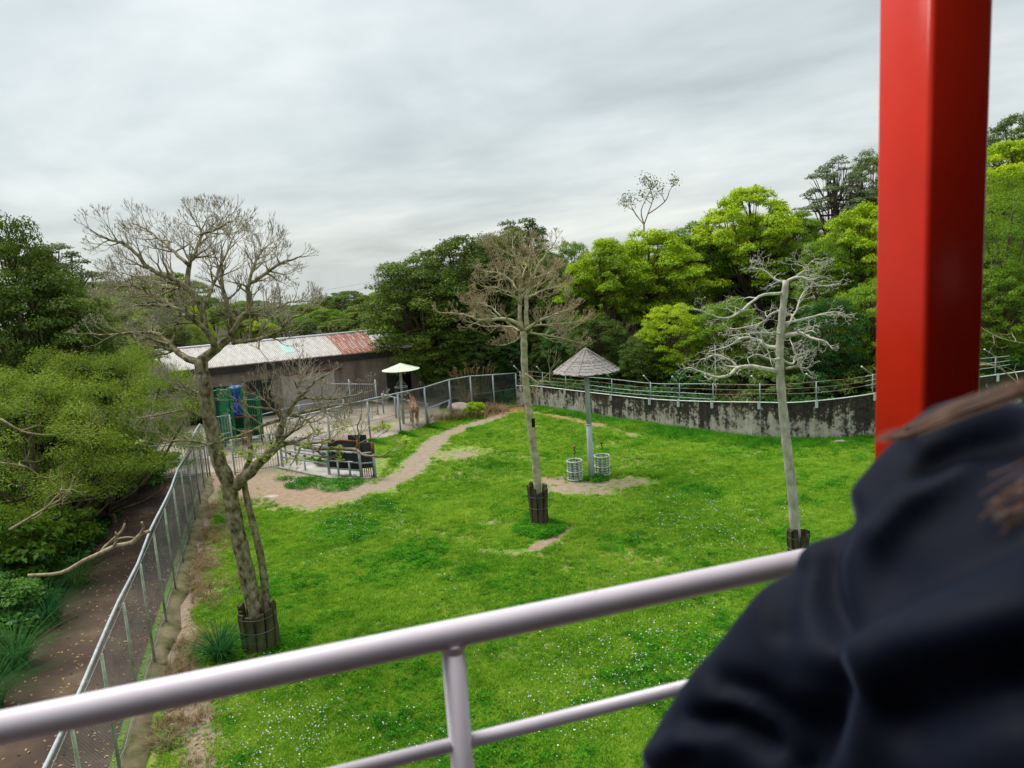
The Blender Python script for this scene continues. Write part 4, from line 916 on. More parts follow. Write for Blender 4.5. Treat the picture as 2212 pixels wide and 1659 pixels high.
for i in range(10):
    x = rnd.uniform(-64, -26); y = rnd.uniform(42, 74)
    if x > -36 and 50 < y < 70: continue
    plant('dense', ('lf_mid', 'lf_dark', 'lf_olive')[i % 3], 'woodland_tree', 'tree deep in the wood left of the path', (x, y, Tz(x, y) - 0.3), rnd.uniform(6, 8.5), 1.0, 'woodland trees left of the path')
# shrubs along the top of the wall and the path
for i in range(22):
    x = 1.5 + i * 1.2 + rnd.uniform(-0.4, 0.4); p, n = on_wall(min(x, 29)); q = p + n * rnd.uniform(2.4, 5.0)
    plant('shrub', ('lf_under', 'lf_dark', 'lf_dark')[i % 3], 'shrub', 'shrub behind the rails on the stained wall, %s from the left end' % ORD[i], (q.x, q.y, Tz(q.x, q.y) - 0.25), rnd.uniform(1.2, 2.4), 1.0, 'shrubs behind the wall rails', cat='shrub')
for i in range(22):
    y = 15.5 + i * 1.12; xl = np.interp(y, [p[1] for p in pl], [p[0] for p in pl]); x = xl - rnd.uniform(0.9, 3.4)
    plant('shrub', ('lf_under', 'lf_under', 'lf_mid')[i % 3], 'shrub', 'dark green shrub left of the path, %s from the near end' % ORD[i], (x, y, -0.15), rnd.uniform(1.1, 2.6), rnd.uniform(0.9, 1.2), 'shrubs on the bank left of the path', cat='shrub')
for i in range(18):
    x = rnd.uniform(-30, -19); y = rnd.uniform(20, 39)
    plant('shrub', ('lf_under', 'lf_mid')[i % 2], 'shrub', 'shrub in the thicket left of the path', (x, y, -0.2), rnd.uniform(2, 4), 1.1, 'shrubs in the thicket', cat='shrub')
for (x_, y_, lb) in ((355, 1020, 'green bush growing through the far end of the chain link fence'), (300, 1045, 'low green bush at the end of the path before the barred fence'), (205, 1010, 'leafy bush in the thicket before the barred fence')):
    p = at(x_, y_); plant('shrub', 'lf_mid', 'shrub', lb, (p.x, p.y - 1.0, -0.2), 1.7 if x_ > 250 else 3.4, 1.0, cat='shrub')
q = at(1027, 900); plant('shrub', 'lf_bright', 'weed_bush', 'fresh green weed bush at the fence by the flat boulder', (q.x, q.y, -0.1), 1.15, 0.75, cat='bush')
q = at(712, 1003); plant('shrub', 'lf_mid', 'shrub', 'low green bush inside the pipe pen', (q.x, q.y, -0.1), 0.8, 1.2, cat='shrub')

# ------------------------------------------------------------------ bare trees
def rot_about(v, ax_, a): return Matrix.Rotation(a, 3, ax_) @ v
def grow(mb, tw, p, d, L, r, lev, R, P, tips):
    pts = [p.copy()]; n = 3; rad = [r]
    for i in range(n):
        d = (d + Vector((R.gauss(0, 1), R.gauss(0, 1), R.gauss(0, 1))) * P['wob'] + Vector((0, 0, P['up'] * (1.0 if lev < P['upfrom'] else 0.25)))).normalized()
        p = p + d * (L / n); pts.append(p.copy()); rad.append(r * (1 - 0.30 * (i + 1) / n))
    (mb if r > P['twig_r'] else tw).tube(pts, rad, 5 if r > 0.05 else (4 if r > 0.014 else 3), cap=lev == 0)
    if lev == 0: tips.append((p, d)); return
    k = 3 if R.random() < P['three'] else 2; ax_ = d.orthogonal().normalized(); a0 = R.uniform(0, 6.28)
    for j in range(k):
        a = P['ang'] * R.uniform(0.65, 1.3); nd = rot_about(d, rot_about(ax_, d, a0 + 6.283 * j / k + R.uniform(-0.4, 0.4)), a)
        nd.z *= P['flat']; nd.normalize()
        grow(mb, tw, p, nd, L * R.uniform(0.72, 0.98) * P['len'], max(P['rmin'], rad[-1] * R.uniform(0.66, 0.80)), lev - 1, R, P, tips)
def bare_tree(name, label, base, Yt, trunk_px, trunk_r, limbs, P, mats, seed, spawn=5, lev=4, extra=None):
    R = random.Random(seed); t = thing(name, label, 'tree', base); tips = []
    def path(px, dy): 
        k = len(px); return [dep(x, y, Yt + dy * (i / max(1, k - 1)) ** 0.9) for i, (x, y) in enumerate(px)]
    tp = smooth_curve([Vector((base[0], base[1], -0.3))] + path(trunk_px, 0), 4); n = len(tp)
    m = MB(); m.tube(tp, [trunk_r[0] + (trunk_r[1] - trunk_r[0]) * (i / (n - 1)) + 0.012 * math.sin(i * 2.1) for i in range(n)], 12); m.build('trunk', M[mats[0]], t, True)
    for li, (px, dy, r0_, r1_) in enumerate(limbs):
        r0_ *= P.get('thick', 1); r1_ *= P.get('thick', 1)
        lp = smooth_curve(path(px, dy), 3); n = len(lp); b, tw = MB(), MB()
        for i in range(1, n): lp[i] = lp[i] + Vector((R.gauss(0, 1), R.gauss(0, 1), R.gauss(0, 0.5))) * 0.02
        rad = [r0_ + (r1_ - r0_) * (i / (n - 1)) ** 0.8 for i in range(n)]; b.tube(lp, rad, 7)
        tl = []
        for q in range(spawn if li < 14 or len(limbs) < 20 else 6):
            i = int(n * (0.22 + 0.72 * (q + R.random()) / spawn)); i = min(n - 1, max(1, i)); d = (lp[i] - lp[i - 1]).normalized()
            nd = rot_about(d, rot_about(d.orthogonal().normalized(), d, R.uniform(0, 6.28)), R.uniform(0.6, 1.1)); nd.z = nd.z * P['flat'] + 0.12; nd.normalize()
            grow(b, tw, lp[i], nd, P['L'] * R.uniform(0.7, 1.1) * (1.15 - 0.5 * i / n), max(P['rmin'], min(rad[i] * 0.6, 0.05)), lev - (R.random() < 0.4), R, P, tl)
        grow(b, tw, lp[-1], (lp[-1] - lp[-2]).normalized(), P['L'] * 0.62, max(r1_, P['rmin']), lev, R, P, tl)
        lo = b.build('limb', M[mats[1]], t, True)
        if tw.v: stuff(tw.build('twigs', M[mats[2]], lo, True))
        tips += tl
    return t, tips
def zc(x, y, s=1 / 3, ox=0.0, oy=387.0): return (ox + x * s, oy + y * s)
A = lambda L: [(x / 3, 387 + y / 3) for x, y in L]                 # crop readings of the left tree
P1_ = dict(wob=0.11, up=0.15, upfrom=3, ang=0.43, flat=0.9, len=0.86, L=0.43, three=0.5, twig_r=0.016, rmin=0.0055)
tb = tb1 = at(560, 1395)
limbs1 = [
 (A([(1300, 1180), (1400, 1100), (1500, 1015), (1530, 920), (1480, 850), (1440, 640), (1430, 520)]), 0.9, 0.15, 0.035),
 (A([(1500, 1015), (1560, 900), (1610, 860), (1605, 700), (1680, 640), (1780, 570), (1880, 520)]), -0.8, 0.09, 0.03),
 (A([(1510, 915), (1620, 890), (1740, 870), (1860, 800), (1960, 790)]), 1.4, 0.06, 0.02),
 (A([(1390, 1100), (1355, 1000), (1270, 930), (1200, 860), (1060, 815), (950, 822)]), -1.6, 0.10, 0.025),
 (A([(1290, 1190), (1190, 1150), (1110, 1080), (1040, 1015), (950, 990), (800, 1000), (650, 1010)]), 1.2, 0.11, 0.025),
 (A([(1330, 970), (1305, 820), (1210, 705), (1100, 640), (980, 585), (900, 500), (830, 430), (720, 395), (640, 365)]), -0.6, 0.10, 0.022),
 (A([(1215, 700), (1225, 560), (1262, 480), (1300, 360), (1275, 280)]), 1.0, 0.08, 0.022),
 (A([(1225, 560), (1130, 470), (1050, 400), (960, 330), (860, 290)]), 1.8, 0.055, 0.016),
 (A([(1300, 360), (1380, 330), (1450, 300), (1500, 270)]), -1.2, 0.04, 0.015),
 (A([(1330, 800), (1400, 640), (1480, 460), (1520, 360)]), 2.0, 0.06, 0.016),
 (A([(1600, 720), (1640, 560), (1690, 480), (1720, 430)]), 1.0, 0.05, 0.016),
 (A([(1510, 1060), (1620, 1050), (1700, 1030), (1800, 990), (1880, 910), (1990, 860)]), -1.5, 0.07, 0.022),
 (A([(1210, 705), (1080, 700), (900, 640), (780, 605)]), 2.2, 0.06, 0.016),
 (A([(1060, 815), (960, 740), (860, 690), (760, 700)]), -0.6, 0.045, 0.016),
]
B = lambda L: [(442 + x * 0.17506, 802 + y * 0.17506) for x, y in L]
fork = [
 (B([(380, 1420), (520, 1280), (660, 1150), (790, 1020), (880, 930), (925, 860), (910, 780), (950, 680), (980, 600), (1060, 480), (1100, 390), (1200, 300), (1290, 200), (1400, 90)]), -1.2, 0.17, 0.03),
 (B([(890, 930), (1000, 890), (1150, 890), (1300, 950), (1500, 960), (1840, 960), (1920, 1010), (2060, 1050), (2190, 1040)]), -2.2, 0.085, 0.02),
 (B([(985, 575), (900, 520), (830, 470), (740, 460), (600, 450), (480, 390)]), -1.5, 0.06, 0.02),
 (B([(980, 590), (800, 640), (600, 720), (430, 800), (250, 840), (60, 905)]), -1.8, 0.06, 0.02),
 (B([(1080, 540), (1300, 490), (1500, 440), (1700, 410), (1950, 370)]), -0.6, 0.055, 0.018),
 (B([(1060, 545), (1200, 560), (1290, 640), (1350, 740), (1330, 830)]), -2.0, 0.045, 0.015),
 (B([(1100, 380), (1250, 330), (1450, 340), (1700, 330), (1900, 280)]), -1.6, 0.045, 0.015),
 (B([(1190, 300), (1150, 180), (1200, 60), (1150, -60)]), 0.6, 0.05, 0.016),
 (B([(1840, 960), (1900, 860), (1890, 700), (1930, 560)]), -0.4, 0.03, 0.012),
 (A([(1390, 1640), (1330, 1560), (1200, 1500), (1080, 1520), (960, 1540)]), -1.4, 0.05, 0.018),
 (A([(1330, 1400), (1240, 1370), (1150, 1360), (1080, 1300)]), 0.8, 0.045, 0.015),
 (B([(60, 905), (-180, 860), (-500, 850), (-560, 700), (-640, 560)]), 0.4, 0.05, 0.015),
]
t1, tips1 = bare_tree('bare_tree', 'big bare tree with lichen bark and upturned twigs, forking low beside the fence', (tb.x, tb.y, 0), tb.y,
    [(556, 1330), (540, 1270), (522, 1190), (505, 1110), (492, 1040), (474, 1000), (463, 950), (452, 900), (446, 850), (438, 810), (433, 775)], (0.235, 0.17), limbs1 + fork, P1_, ('bark_lichen', 'bark_lichen', 'twig_grey'), 4, 15, 4)
m = MB(); st = smooth_curve([dep(x, y, tb.y + 0.15) for x, y in ((584, 1390), (575, 1290), (563, 1200), (546, 1130), (530, 1060), (528, 1020), (541, 985), (538, 935), (531, 880), (526, 830))], 3)
m.tube(st, [0.125 - 0.09 * i / len(st) for i in range(len(st))], 9); m.build('second_stem', M['bark_lichen'], t1, True)
rng = np.random.default_rng(9); low = [q for q in tips1 if q[0].z < 6.3]; rnd.shuffle(low); Cc, Nn = [], []
for p, d in low[:130]:
    for j in range(4):
        a = rng.uniform(0, 6.28); v = np.array([math.cos(a), math.sin(a), rng.uniform(0.1, 0.9)]); Cc.append(np.array(p) + v * 0.085); Nn.append(np.array([-v[0] * .5, -v[1] * .5, 1.0]) + rng.normal(0, .25, 3))
Cc = np.array(Cc); Nn = np.array(Nn); Nn /= np.linalg.norm(Nn, axis=1, keepdims=True)
lo = link('leaf_sprouts', leaves_np('leaf_sprouts', Cc, Nn, rng.uniform(0.08, 0.16, len(Cc)), 0.40, rng.uniform(0, 1, len(Cc)), M['lf_sprout'], rng), t1); stuff(lo)

Cx = lambda L: [(774 + x * 0.3, 415 + y * 0.3) for x, y in L]
P2_ = dict(wob=0.10, up=0.20, upfrom=3, ang=0.42, flat=0.75, len=0.86, L=0.38, three=0.6, twig_r=0.018, rmin=0.0058)
tb = tb2 = at(1166, 1130)
limbs2 = [
 (Cx([(1190, 990), (1130, 935), (1040, 912), (960, 918), (850, 915), (760, 880), (650, 870)]), -1.5, 0.085, 0.02),
 (Cx([(1195, 1000), (1290, 935), (1390, 890), (1500, 850)]), -1.0, 0.075, 0.02),
 (Cx([(1180, 985), (1160, 900), (1162, 760), (1168, 640), (1150, 540), (1120, 440), (1110, 390)]), 0.3, 0.10, 0.022),
 (Cx([(1215, 985), (1212, 860), (1215, 740), (1250, 620), (1310, 510), (1370, 420), (1400, 370)]), -0.4, 0.10, 0.022),
 (Cx([(1165, 800), (1110, 735), (1000, 690), (900, 680)]), -1.2, 0.05, 0.018),
 (Cx([(1160, 720), (1080, 620), (1000, 580), (920, 570)]), 1.4, 0.045, 0.016),
 (Cx([(1225, 1010), (1340, 1030), (1450, 1050), (1560, 1080)]), -0.6, 0.05, 0.016),
 (Cx([(1185, 1030), (1120, 1075), (1060, 1100)]), 0.8, 0.035, 0.014),
 (Cx([(1230, 965), (1350, 955), (1480, 945), (1590, 930)]), 1.5, 0.05, 0.016),
 (Cx([(1170, 1000), (1080, 965), (950, 970), (860, 955)]), 1.2, 0.045, 0.016),
 (Cx([(1215, 760), (1300, 720), (1390, 690), (1450, 680)]), 0.8, 0.045, 0.016),
 (Cx([(1130, 470), (1040, 420), (960, 390)]), -0.8, 0.035, 0.014),
 (Cx([(1250, 620), (1330, 600), (1400, 560)]), 1.6, 0.035, 0.014),
 (Cx([(1040, 912), (960, 830), (880, 800), (800, 800)]), 0.8, 0.04, 0.014),
 (Cx([(1165, 640), (1210, 530), (1240, 440), (1230, 380)]), 1.5, 0.035, 0.014),
]
t2, tips2 = bare_tree('bare_tree', 'slender bare tree with layered brown twigs and tall pale trunk in mid lawn', (tb.x, tb.y, 0), tb.y,
    [(1163, 1080), (1158, 1010), (1151, 950), (1143, 890), (1137, 840), (1133, 790), (1132, 740), (1131, 715)], (0.165, 0.125), limbs2, P2_, ('bark_yellow', 'bark_yellow', 'twig_brown'), 11, 13, 4)
P2b = dict(P2_, L=0.4)
lb_ = Cx([(1200, 1305), (1250, 1340), (1290, 1370), (1340, 1360), (1400, 1380)])
m, tw, tl = MB(), MB(), []; R_ = random.Random(3); lp = smooth_curve([dep(x, y, 29.3 - 0.1 * i) for i, (x, y) in enumerate(lb_)], 3); m.tube(lp, [0.035 - 0.02 * i / len(lp) for i in range(len(lp))], 6)
for i in (5, 7, 9, 11): grow(m, tw, lp[i], Vector((R_.uniform(-.2, .6), R_.uniform(-.5, .5), R_.uniform(-.5, .6))).normalized(), 0.5, 0.018, 3, R_, P2b, tl)
lo = m.build('limb', M['bark_yellow'], t2, True); stuff(tw.build('twigs', M['twig_brown'], lo, True))
p = dep(1152, 913, tb.y - 0.10); m = MB(); m.box(p, (0.13, 0.08, 0.34)); k = m.build('hollow_dark_box', M['painted_dark'], t2)  # solid dark box; its colour paints the shade of a hollow

Dx = lambda L: [(1327 + x / 3, 276.5 + y / 3) for x, y in L]
P3_ = dict(thick=0.88, wob=0.26, up=0.06, upfrom=2, ang=0.62, flat=0.8, len=0.84, L=0.32, three=0.12, twig_r=0.010, rmin=0.0060)
tb = at(1724, 1215)
limbs3 = [
 (Dx([(1050, 1580), (930, 1552), (810, 1550), (745, 1600), (650, 1612), (560, 1580), (495, 1552)]), -1.2, 0.10, 0.022),
 (Dx([(800, 1552), (740, 1500), (650, 1470), (560, 1500)]), 0.5, 0.05, 0.018),
 (Dx([(1070, 1425), (985, 1410), (950, 1380), (830, 1360), (740, 1410), (640, 1440)]), 0.9, 0.085, 0.02),
 (Dx([(1090, 1070), (980, 1080), (900, 1120), (830, 1180), (740, 1230), (640, 1215), (545, 1180)]), -0.9, 0.06, 0.018),
 (Dx([(1115, 1000), (1180, 967), (1240, 975), (1300, 1012), (1380, 1020), (1450, 1010)]), -0.8, 0.065, 0.018),
 (Dx([(1100, 1265), (1190, 1250), (1300, 1220), (1420, 1190), (1490, 1200)]), 1.0, 0.06, 0.018),
 (Dx([(1100, 1350), (1195, 1330), (1240, 1345), (1290, 1362), (1370, 1385)]), -1.0, 0.10, 0.03),
 (Dx([(1090, 1500), (1150, 1530), (1170, 1470), (1150, 1390)]), 0.6, 0.06, 0.02),
 (Dx([(1120, 1000), (1050, 982), (965, 920), (910, 905)]), 0.8, 0.05, 0.016),
 (Dx([(1080, 1490), (1010, 1500), (930, 1470), (860, 1490)]), -1.2, 0.055, 0.018),
 (Dx([(1090, 1180), (1010, 1210), (960, 1260), (860, 1290), (760, 1300)]), 1.2, 0.05, 0.016),
 (Dx([(1110, 1560), (1200, 1545), (1210, 1555)]), -0.3, 0.055, 0.03),
 (Dx([(1110, 1290), (1180, 1180), (1210, 1080), (1260, 1040)]), 0.9, 0.05, 0.016),
 (Dx([(1090, 1330), (1000, 1330), (900, 1330), (800, 1340)]), -1.0, 0.05, 0.016),
 (Dx([(1240, 975), (1250, 900), (1300, 850)]), -0.5, 0.035, 0.014),
]
t3, tips3 = bare_tree('bare_tree', 'dead bleached tree with crooked white branches and pale smooth trunk before the wall', (tb.x, tb.y, 0), tb.y,
    [(1716, 1120), (1711, 1060), (1701, 975), (1692, 890), (1686, 820), (1684, 760), (1687, 710), (1692, 660), (1698, 605)], (0.175, 0.10), limbs3, P3_, ('bark_grey', 'bark_pale', 'bark_pale'), 23, 7, 4)
# plank guards round the trunks
def guard(label, c, R_, n, h, mat, seed, skip=()):
    r = random.Random(seed); t = thing('plank_guard', label, 'tree guard', c)
    for i in range(n):
        a = 6.283185 * i / n; hh = h * r.uniform(0.86, 1.06); w = 6.283185 * R_ / n * r.uniform(0.80, 0.97); d = Vector((math.cos(a), math.sin(a), 0))
        rot = Matrix.Rotation(a + 1.5708, 3, 'Z') @ Matrix.Rotation(r.uniform(-0.05, 0.05), 3, 'Y') @ Matrix.Rotation(r.uniform(-0.03, 0.08), 3, 'X')
        mb = MB(); k = len(mb.v); mb.box(Vector((0, 0, 0)), (w, 0.075, hh))
        bm = bmesh.new(); bm.from_mesh(mb.mesh('plank', None)); bmesh.ops.subdivide_edges(bm, edges=[e for e in bm.edges if abs(e.verts[0].co.z - e.verts[1].co.z) > 0.5], cuts=4)
        for v in bm.verts:
            v.co += Vector((r.uniform(-0.010, 0.010), r.uniform(-0.010, 0.010), 0))
            if v.co.z > hh * 0.45: v.co.z += r.uniform(-0.10, 0.02)
        me = bpy.data.meshes.new('plank'); bm.to_mesh(me); bm.free(); me.materials.append(M[mat])
        o = link('plank', me, t); mw = rot.to_4x4(); mw.translation = Vector(c) + d * R_ * r.uniform(0.94, 1.04) + Vector((0, 0, hh / 2 - 0.1)); o.matrix_basis = mw
    for z in (h * 0.42, h * 0.70): m = MB(); m.ring(Vector(c) + Vector((0, 0, z)), R_ + 0.055, 0.010, 30, 5); m.build('wire_band', M['wire'], t, True)
    return t
guard('mossy dark plank guard round the foot of the big bare tree', Vector((tb1.x + 0.05, tb1.y, 0)), 0.47, 11, 1.42, 'moss_wood', 2)
g2 = guard('dark plank guard bound with wire round the slender tree in mid lawn', tb2, 0.33, 9, 1.66, 'dark_wood', 7)
q = at(1186, 1085); q = dep(1187, 1078, 29.1); m = MB(); m.tube([q, q + Vector((0.16, -0.05, 0.02)), q + Vector((0.18, -0.05, 0.09))], 0.02, 5); m.build('wire_loop', M['rust_pipe'], g2, True)
guard('dark plank guard at the foot of the dead pale tree, half hidden by the shoulder', tb, 0.29, 9, 1.3, 'dark_wood', 9)
# broken branch hung over the fence
bt = thing('fallen_branch', 'dead branch lying across the fence top and over the path', 'branch', dep(200, 1195, 20.5))
m = MB(); c = smooth_curve([dep(60, 1243, 21.0), dep(130, 1238, 21.2), dep(180, 1212, 21.2), dep(215, 1196, 21.1), dep(250, 1180, 21.0), dep(285, 1172, 20.9), dep(303, 1155, 20.9), dep(322, 1148, 20.8)], 3)
m.tube(c, [0.045 + 0.02 * math.sin(3.0 * i / len(c)) for i in range(len(c))], 7); m.build('main_limb', M['dead_branch'], bt, True)
for L_ in ([(215, 1196, 21.1), (235, 1173, 21.3), (270, 1161, 21.6), (300, 1163, 21.8)], [(245, 1181, 21.0), (252, 1168, 20.9), (250, 1150, 20.8)], [(303, 1155, 20.9), (310, 1140, 20.7), (306, 1128, 20.6)], [(235, 1173, 21.3), (262, 1148, 21.5), (270, 1130, 21.6)]):
    m = MB(); m.tube(smooth_curve([dep(*q) for q in L_], 3), [0.04 - 0.02 * i / 10 for i in range(3 * (len(L_) - 1) + 1)], 6); m.build('side_branch', M['dead_branch'], bt, True)
for j, (L_, lb) in enumerate((([(0, 905, 27), (60, 935, 27.2), (150, 940, 27.5), (235, 935, 28)], 'bare pale branch sticking out of the feathery tree, upper'), ([(0, 1000, 26), (55, 1008, 26.2), (90, 1030, 26.5), (135, 1032, 27)], 'bare pale branch sticking out of the feathery tree, lower'), ([(20, 1145, 22), (70, 1115, 22.3), (120, 1085, 22.6), (140, 1075, 22.8)], 'dead bough in the thicket above the long grass'), ([(2100, 790, 30), (2150, 790, 30.5), (2190, 820, 31), (2230, 850, 31)], 'pale bough in the strip right of the red post'), ([(2105, 700, 33), (2160, 730, 33.5), (2230, 745, 34)], 'thin pale bough high in the strip right of the red post'))):
    o = thing('dead_bough', lb, 'branch', dep(*L_[0])); m = MB(); c = smooth_curve([dep(*q) for q in L_], 4); m.tube(c, [0.045 - 0.03 * i / len(c) for i in range(len(c))], 6); m.build('bough', M['dead_branch'], o, True)
    m = MB(); R_ = random.Random(j); tl = []
    for i in range(3, len(c), 3): grow(m, m, c[i], Vector((R_.uniform(-1, 1), R_.uniform(-1, 1), R_.uniform(-0.2, 1))).normalized(), 0.6, 0.022, 2, R_, P3_, tl)
    stuff(m.build('twigs', M['dead_branch'], o, True))
# airy half bare tree top on the skyline
bp = dep(1392, 560, 74); bt_ = thing('sparse_tree', 'nearly leafless tree standing up alone on the skyline above the bright pair', 'tree', (bp.x, 74, Tz(bp.x, 74)))
m = MB(); c = smooth_curve([Vector((bp.x, 74, Tz(bp.x, 74) - 0.5)), dep(1392, 540, 74), dep(1391, 485, 74)], 4); m.tube(c, [0.13 - 0.06 * i / len(c) for i in range(len(c))], 7); m.build('trunk', M['twig_grey'], bt_, True)
m = MB(); tl = []; R_ = random.Random(8); PS = dict(P3_, wob=0.16, up=0.12, ang=0.5, rmin=0.028, twig_r=0.0)
for L_ in ([(1391, 485), (1375, 465), (1366, 450), (1362, 440)], [(1391, 485), (1400, 460), (1410, 430), (1405, 410)], [(1400, 462), (1425, 445), (1440, 430), (1446, 412)], [(1391, 485), (1385, 455), (1400, 420)]):
    c = smooth_curve([dep(x, y, 74 + R_.uniform(-1, 1)) for x, y in L_], 3); m.tube(c, [0.065 - 0.03 * i / len(c) for i in range(len(c))], 5); grow(m, m, c[-1], (c[-1] - c[-2]).normalized(), 0.5, 0.04, 3, R_, PS, tl); grow(m, m, c[5], (c[-1] - c[-2] + Vector((R_.uniform(-1, 1), 0, 0.3))).normalized(), 0.6, 0.04, 2, R_, PS, tl)
m.build('branches', M['twig_grey'], bt_, True)
rng = np.random.default_rng(5); Cc = np.concatenate([np.array(p)[None] + rng.normal(0, 0.28, (10, 3)) for p, d in tl if d.z > -0.2]); Nn = rng.normal(0, 1, Cc.shape) + [0, 0, 1]; Nn /= np.linalg.norm(Nn, axis=1, keepdims=True)
link('crown', leaves_np('crown', Cc, Nn, rng.uniform(0.15, 0.3, len(Cc)), 0.5, rng.uniform(0, 1, len(Cc)), M['lf_haze'], rng), bt_)

# ------------------------------------------------------------------ grass, ground cover, flowers
def tuft(name, n, h, w, spread, droop, mat, seed, seg=2):
    r = random.Random(seed); mb = MB()
    for i in range(n):
        a = r.uniform(0, 6.283); b = Vector((math.cos(a), math.sin(a), 0)); s = Vector((-b.y, b.x, 0)); p = b * r.uniform(0, spread); hh = h * r.uniform(0.55, 1.15); out = droop * r.uniform(0.3, 1.2)
        prev = None
        for k in range(seg + 1):
            f = k / seg; c = p + b * (out * hh * f * f) + Vector((0, 0, hh * (f - 0.35 * out * f * f))); ww = w * (1 - f * 0.85) / 2
            cur = (c - s * ww, c + s * ww)
            if prev: mb.quad(prev[0], prev[1], cur[1], cur[0])
            prev = cur
    o = bpy.data.objects.new(name, mb.mesh(name, mat)); return o
def leafy(name, n, h, rad, ls, mat, seed):
    rng = np.random.default_rng(seed); a = rng.uniform(0, 6.28, n); r = np.sqrt(rng.uniform(0, 1, n)) * rad; C_ = np.stack([r * np.cos(a), r * np.sin(a), h * rng.uniform(0.35, 1, n) * (1 - 0.5 * (r / rad) ** 2)], 1)
    N_ = rng.normal(0, 0.4, (n, 3)) + [0, 0, 1]; N_ /= np.linalg.norm(N_, axis=1, keepdims=True)
    return bpy.data.objects.new(name, leaves_np(name, C_, N_, rng.uniform(0.7, 1.3, n) * ls, 0.75, rng.uniform(0, 1, n), mat, rng))
def scatter(name, pts, scl, protos, seed):
    rng = np.random.default_rng(seed); n = len(pts); me = bpy.data.meshes.new(name); me.vertices.add(n); me.vertices.foreach_set('co', np.ascontiguousarray(pts, dtype=np.float32).ravel())
    for nme, v in (('size', scl), ('turn', rng.uniform(0, 6.28, n))):
        a_ = me.attributes.new(nme, 'FLOAT', 'POINT'); a_.data.foreach_set('value', np.ascontiguousarray(v, dtype=np.float32))
    a_ = me.attributes.new('pick', 'INT', 'POINT'); a_.data.foreach_set('value', rng.integers(0, len(protos), n).astype(np.int32))
    o = link(name, me); stuff(o)
    g = bpy.data.node_groups.new(name, 'GeometryNodeTree'); g.interface.new_socket('Geometry', in_out='INPUT', socket_type='NodeSocketGeometry'); g.interface.new_socket('Geometry', in_out='OUTPUT', socket_type='NodeSocketGeometry')
    gi = g.nodes.new('NodeGroupInput'); go = g.nodes.new('NodeGroupOutput'); mp = g.nodes.new('GeometryNodeMeshToPoints'); ip = g.nodes.new('GeometryNodeInstanceOnPoints'); jn = g.nodes.new('GeometryNodeJoinGeometry')
    for pr in reversed(protos):
        oi = g.nodes.new('GeometryNodeObjectInfo'); oi.inputs['Object'].default_value = pr; oi.inputs['As Instance'].default_value = True; g.links.new(oi.outputs['Geometry'], jn.inputs[0])
    def na(nm, ty): x = g.nodes.new('GeometryNodeInputNamedAttribute'); x.data_type = ty; x.inputs['Name'].default_value = nm; return x.outputs['Attribute']
    cv = g.nodes.new('ShaderNodeCombineXYZ'); g.links.new(na('turn', 'FLOAT'), cv.inputs[2])
    g.links.new(gi.outputs[0], mp.inputs[0]); g.links.new(mp.outputs[0], ip.inputs['Points']); g.links.new(jn.outputs[0], ip.inputs['Instance']); ip.inputs['Pick Instance'].default_value = True
    g.links.new(na('pick', 'INT'), ip.inputs['Instance Index']); g.links.new(cv.outputs[0], ip.inputs['Rotation']); g.links.new(na('size', 'FLOAT'), ip.inputs['Scale']); g.links.new(ip.outputs[0], go.inputs[0])
    md = o.modifiers.new('scatter', 'NODES'); md.node_group = g; return o
rng = np.random.default_rng(12)
def fbm(x, y, s):
    return (np.sin(x * 1.3 * s + 1.7 * np.sin(y * 0.9 * s + 2)) + np.sin(y * 1.1 * s + 1.3 * np.sin(x * 0.8 * s)) + 0.6 * np.sin((x + y) * 2.3 * s + 0.5) + 0.6 * np.sin((x - 1.4 * y) * 2.9 * s)) / 3.2
def lawn_pts(n, y0, y1, x0=-16, x1=26):
    x = rng.uniform(x0, x1, n); y = rng.uniform(y0, y1, n)
    ok = (x > fx_(y) + 0.75) & (y < np.interp(x, wx, wy, left=54.8) - 0.05)
    # keep what the lens can see, with a margin
    v = np.stack([x, y, np.zeros_like(x) - EYE], 1); zc_ = v @ np.array(fw); ok &= (np.abs(v @ np.array(rt) / zc_) < 0.80) & (v @ np.array(up) / zc_ > -0.60)
    x, y = x[ok], y[ok]; yardy = np.interp(x, [p.x for p in reversed(gfp)], [p.y for p in reversed(gfp)], left=40.5, right=60)
    k = (y < yardy - 0.1) & ~((x < -7.0) & (y > 37.6) & (y < 42) & (x > -13.5)); x, y = x[k], y[k]
    d, r, w, f = masks(x, y); keep = rng.uniform(0, 1, len(x)) > np.clip(d * 1.15 + 0.25 * fbm(x, y, 2.1), 0, 0.985) * (d > 0.02) + 0.40 * w + 0.42 * sstep(0.05, 0.75, fbm(x + 5, y * 1.3, 1.05) + 0.4 * fbm(x, y, 3.1))
    return x[keep], y[keep]
tufts = [tuft('grass_tuft', 9, 0.10, 0.018, 0.09, 1.0, M['grass'], s) for s in (1, 2, 3)]
xs_, ys_ = [], []
for n, a, b in ((230000, 13, 24), (170000, 24, 36), (110000, 36, 56)):
    x, y = lawn_pts(n, a, b); xs_.append(x); ys_.append(y)
x = np.concatenate(xs_); y = np.concatenate(ys_)
scatter('grass', np.stack([x, y, T(x, y)], 1), (0.75 + 0.45 * fbm(x, y, 0.8) + rng.uniform(0, 0.45, len(x))).clip(0.4, 1.8) * np.interp(y, [14, 50], [0.95, 1.7]), tufts, 1)
covers = [leafy('ground_cover_leaves', 34, 0.15, 0.17, 0.048, M['clover'], s) for s in (4, 5, 6)]
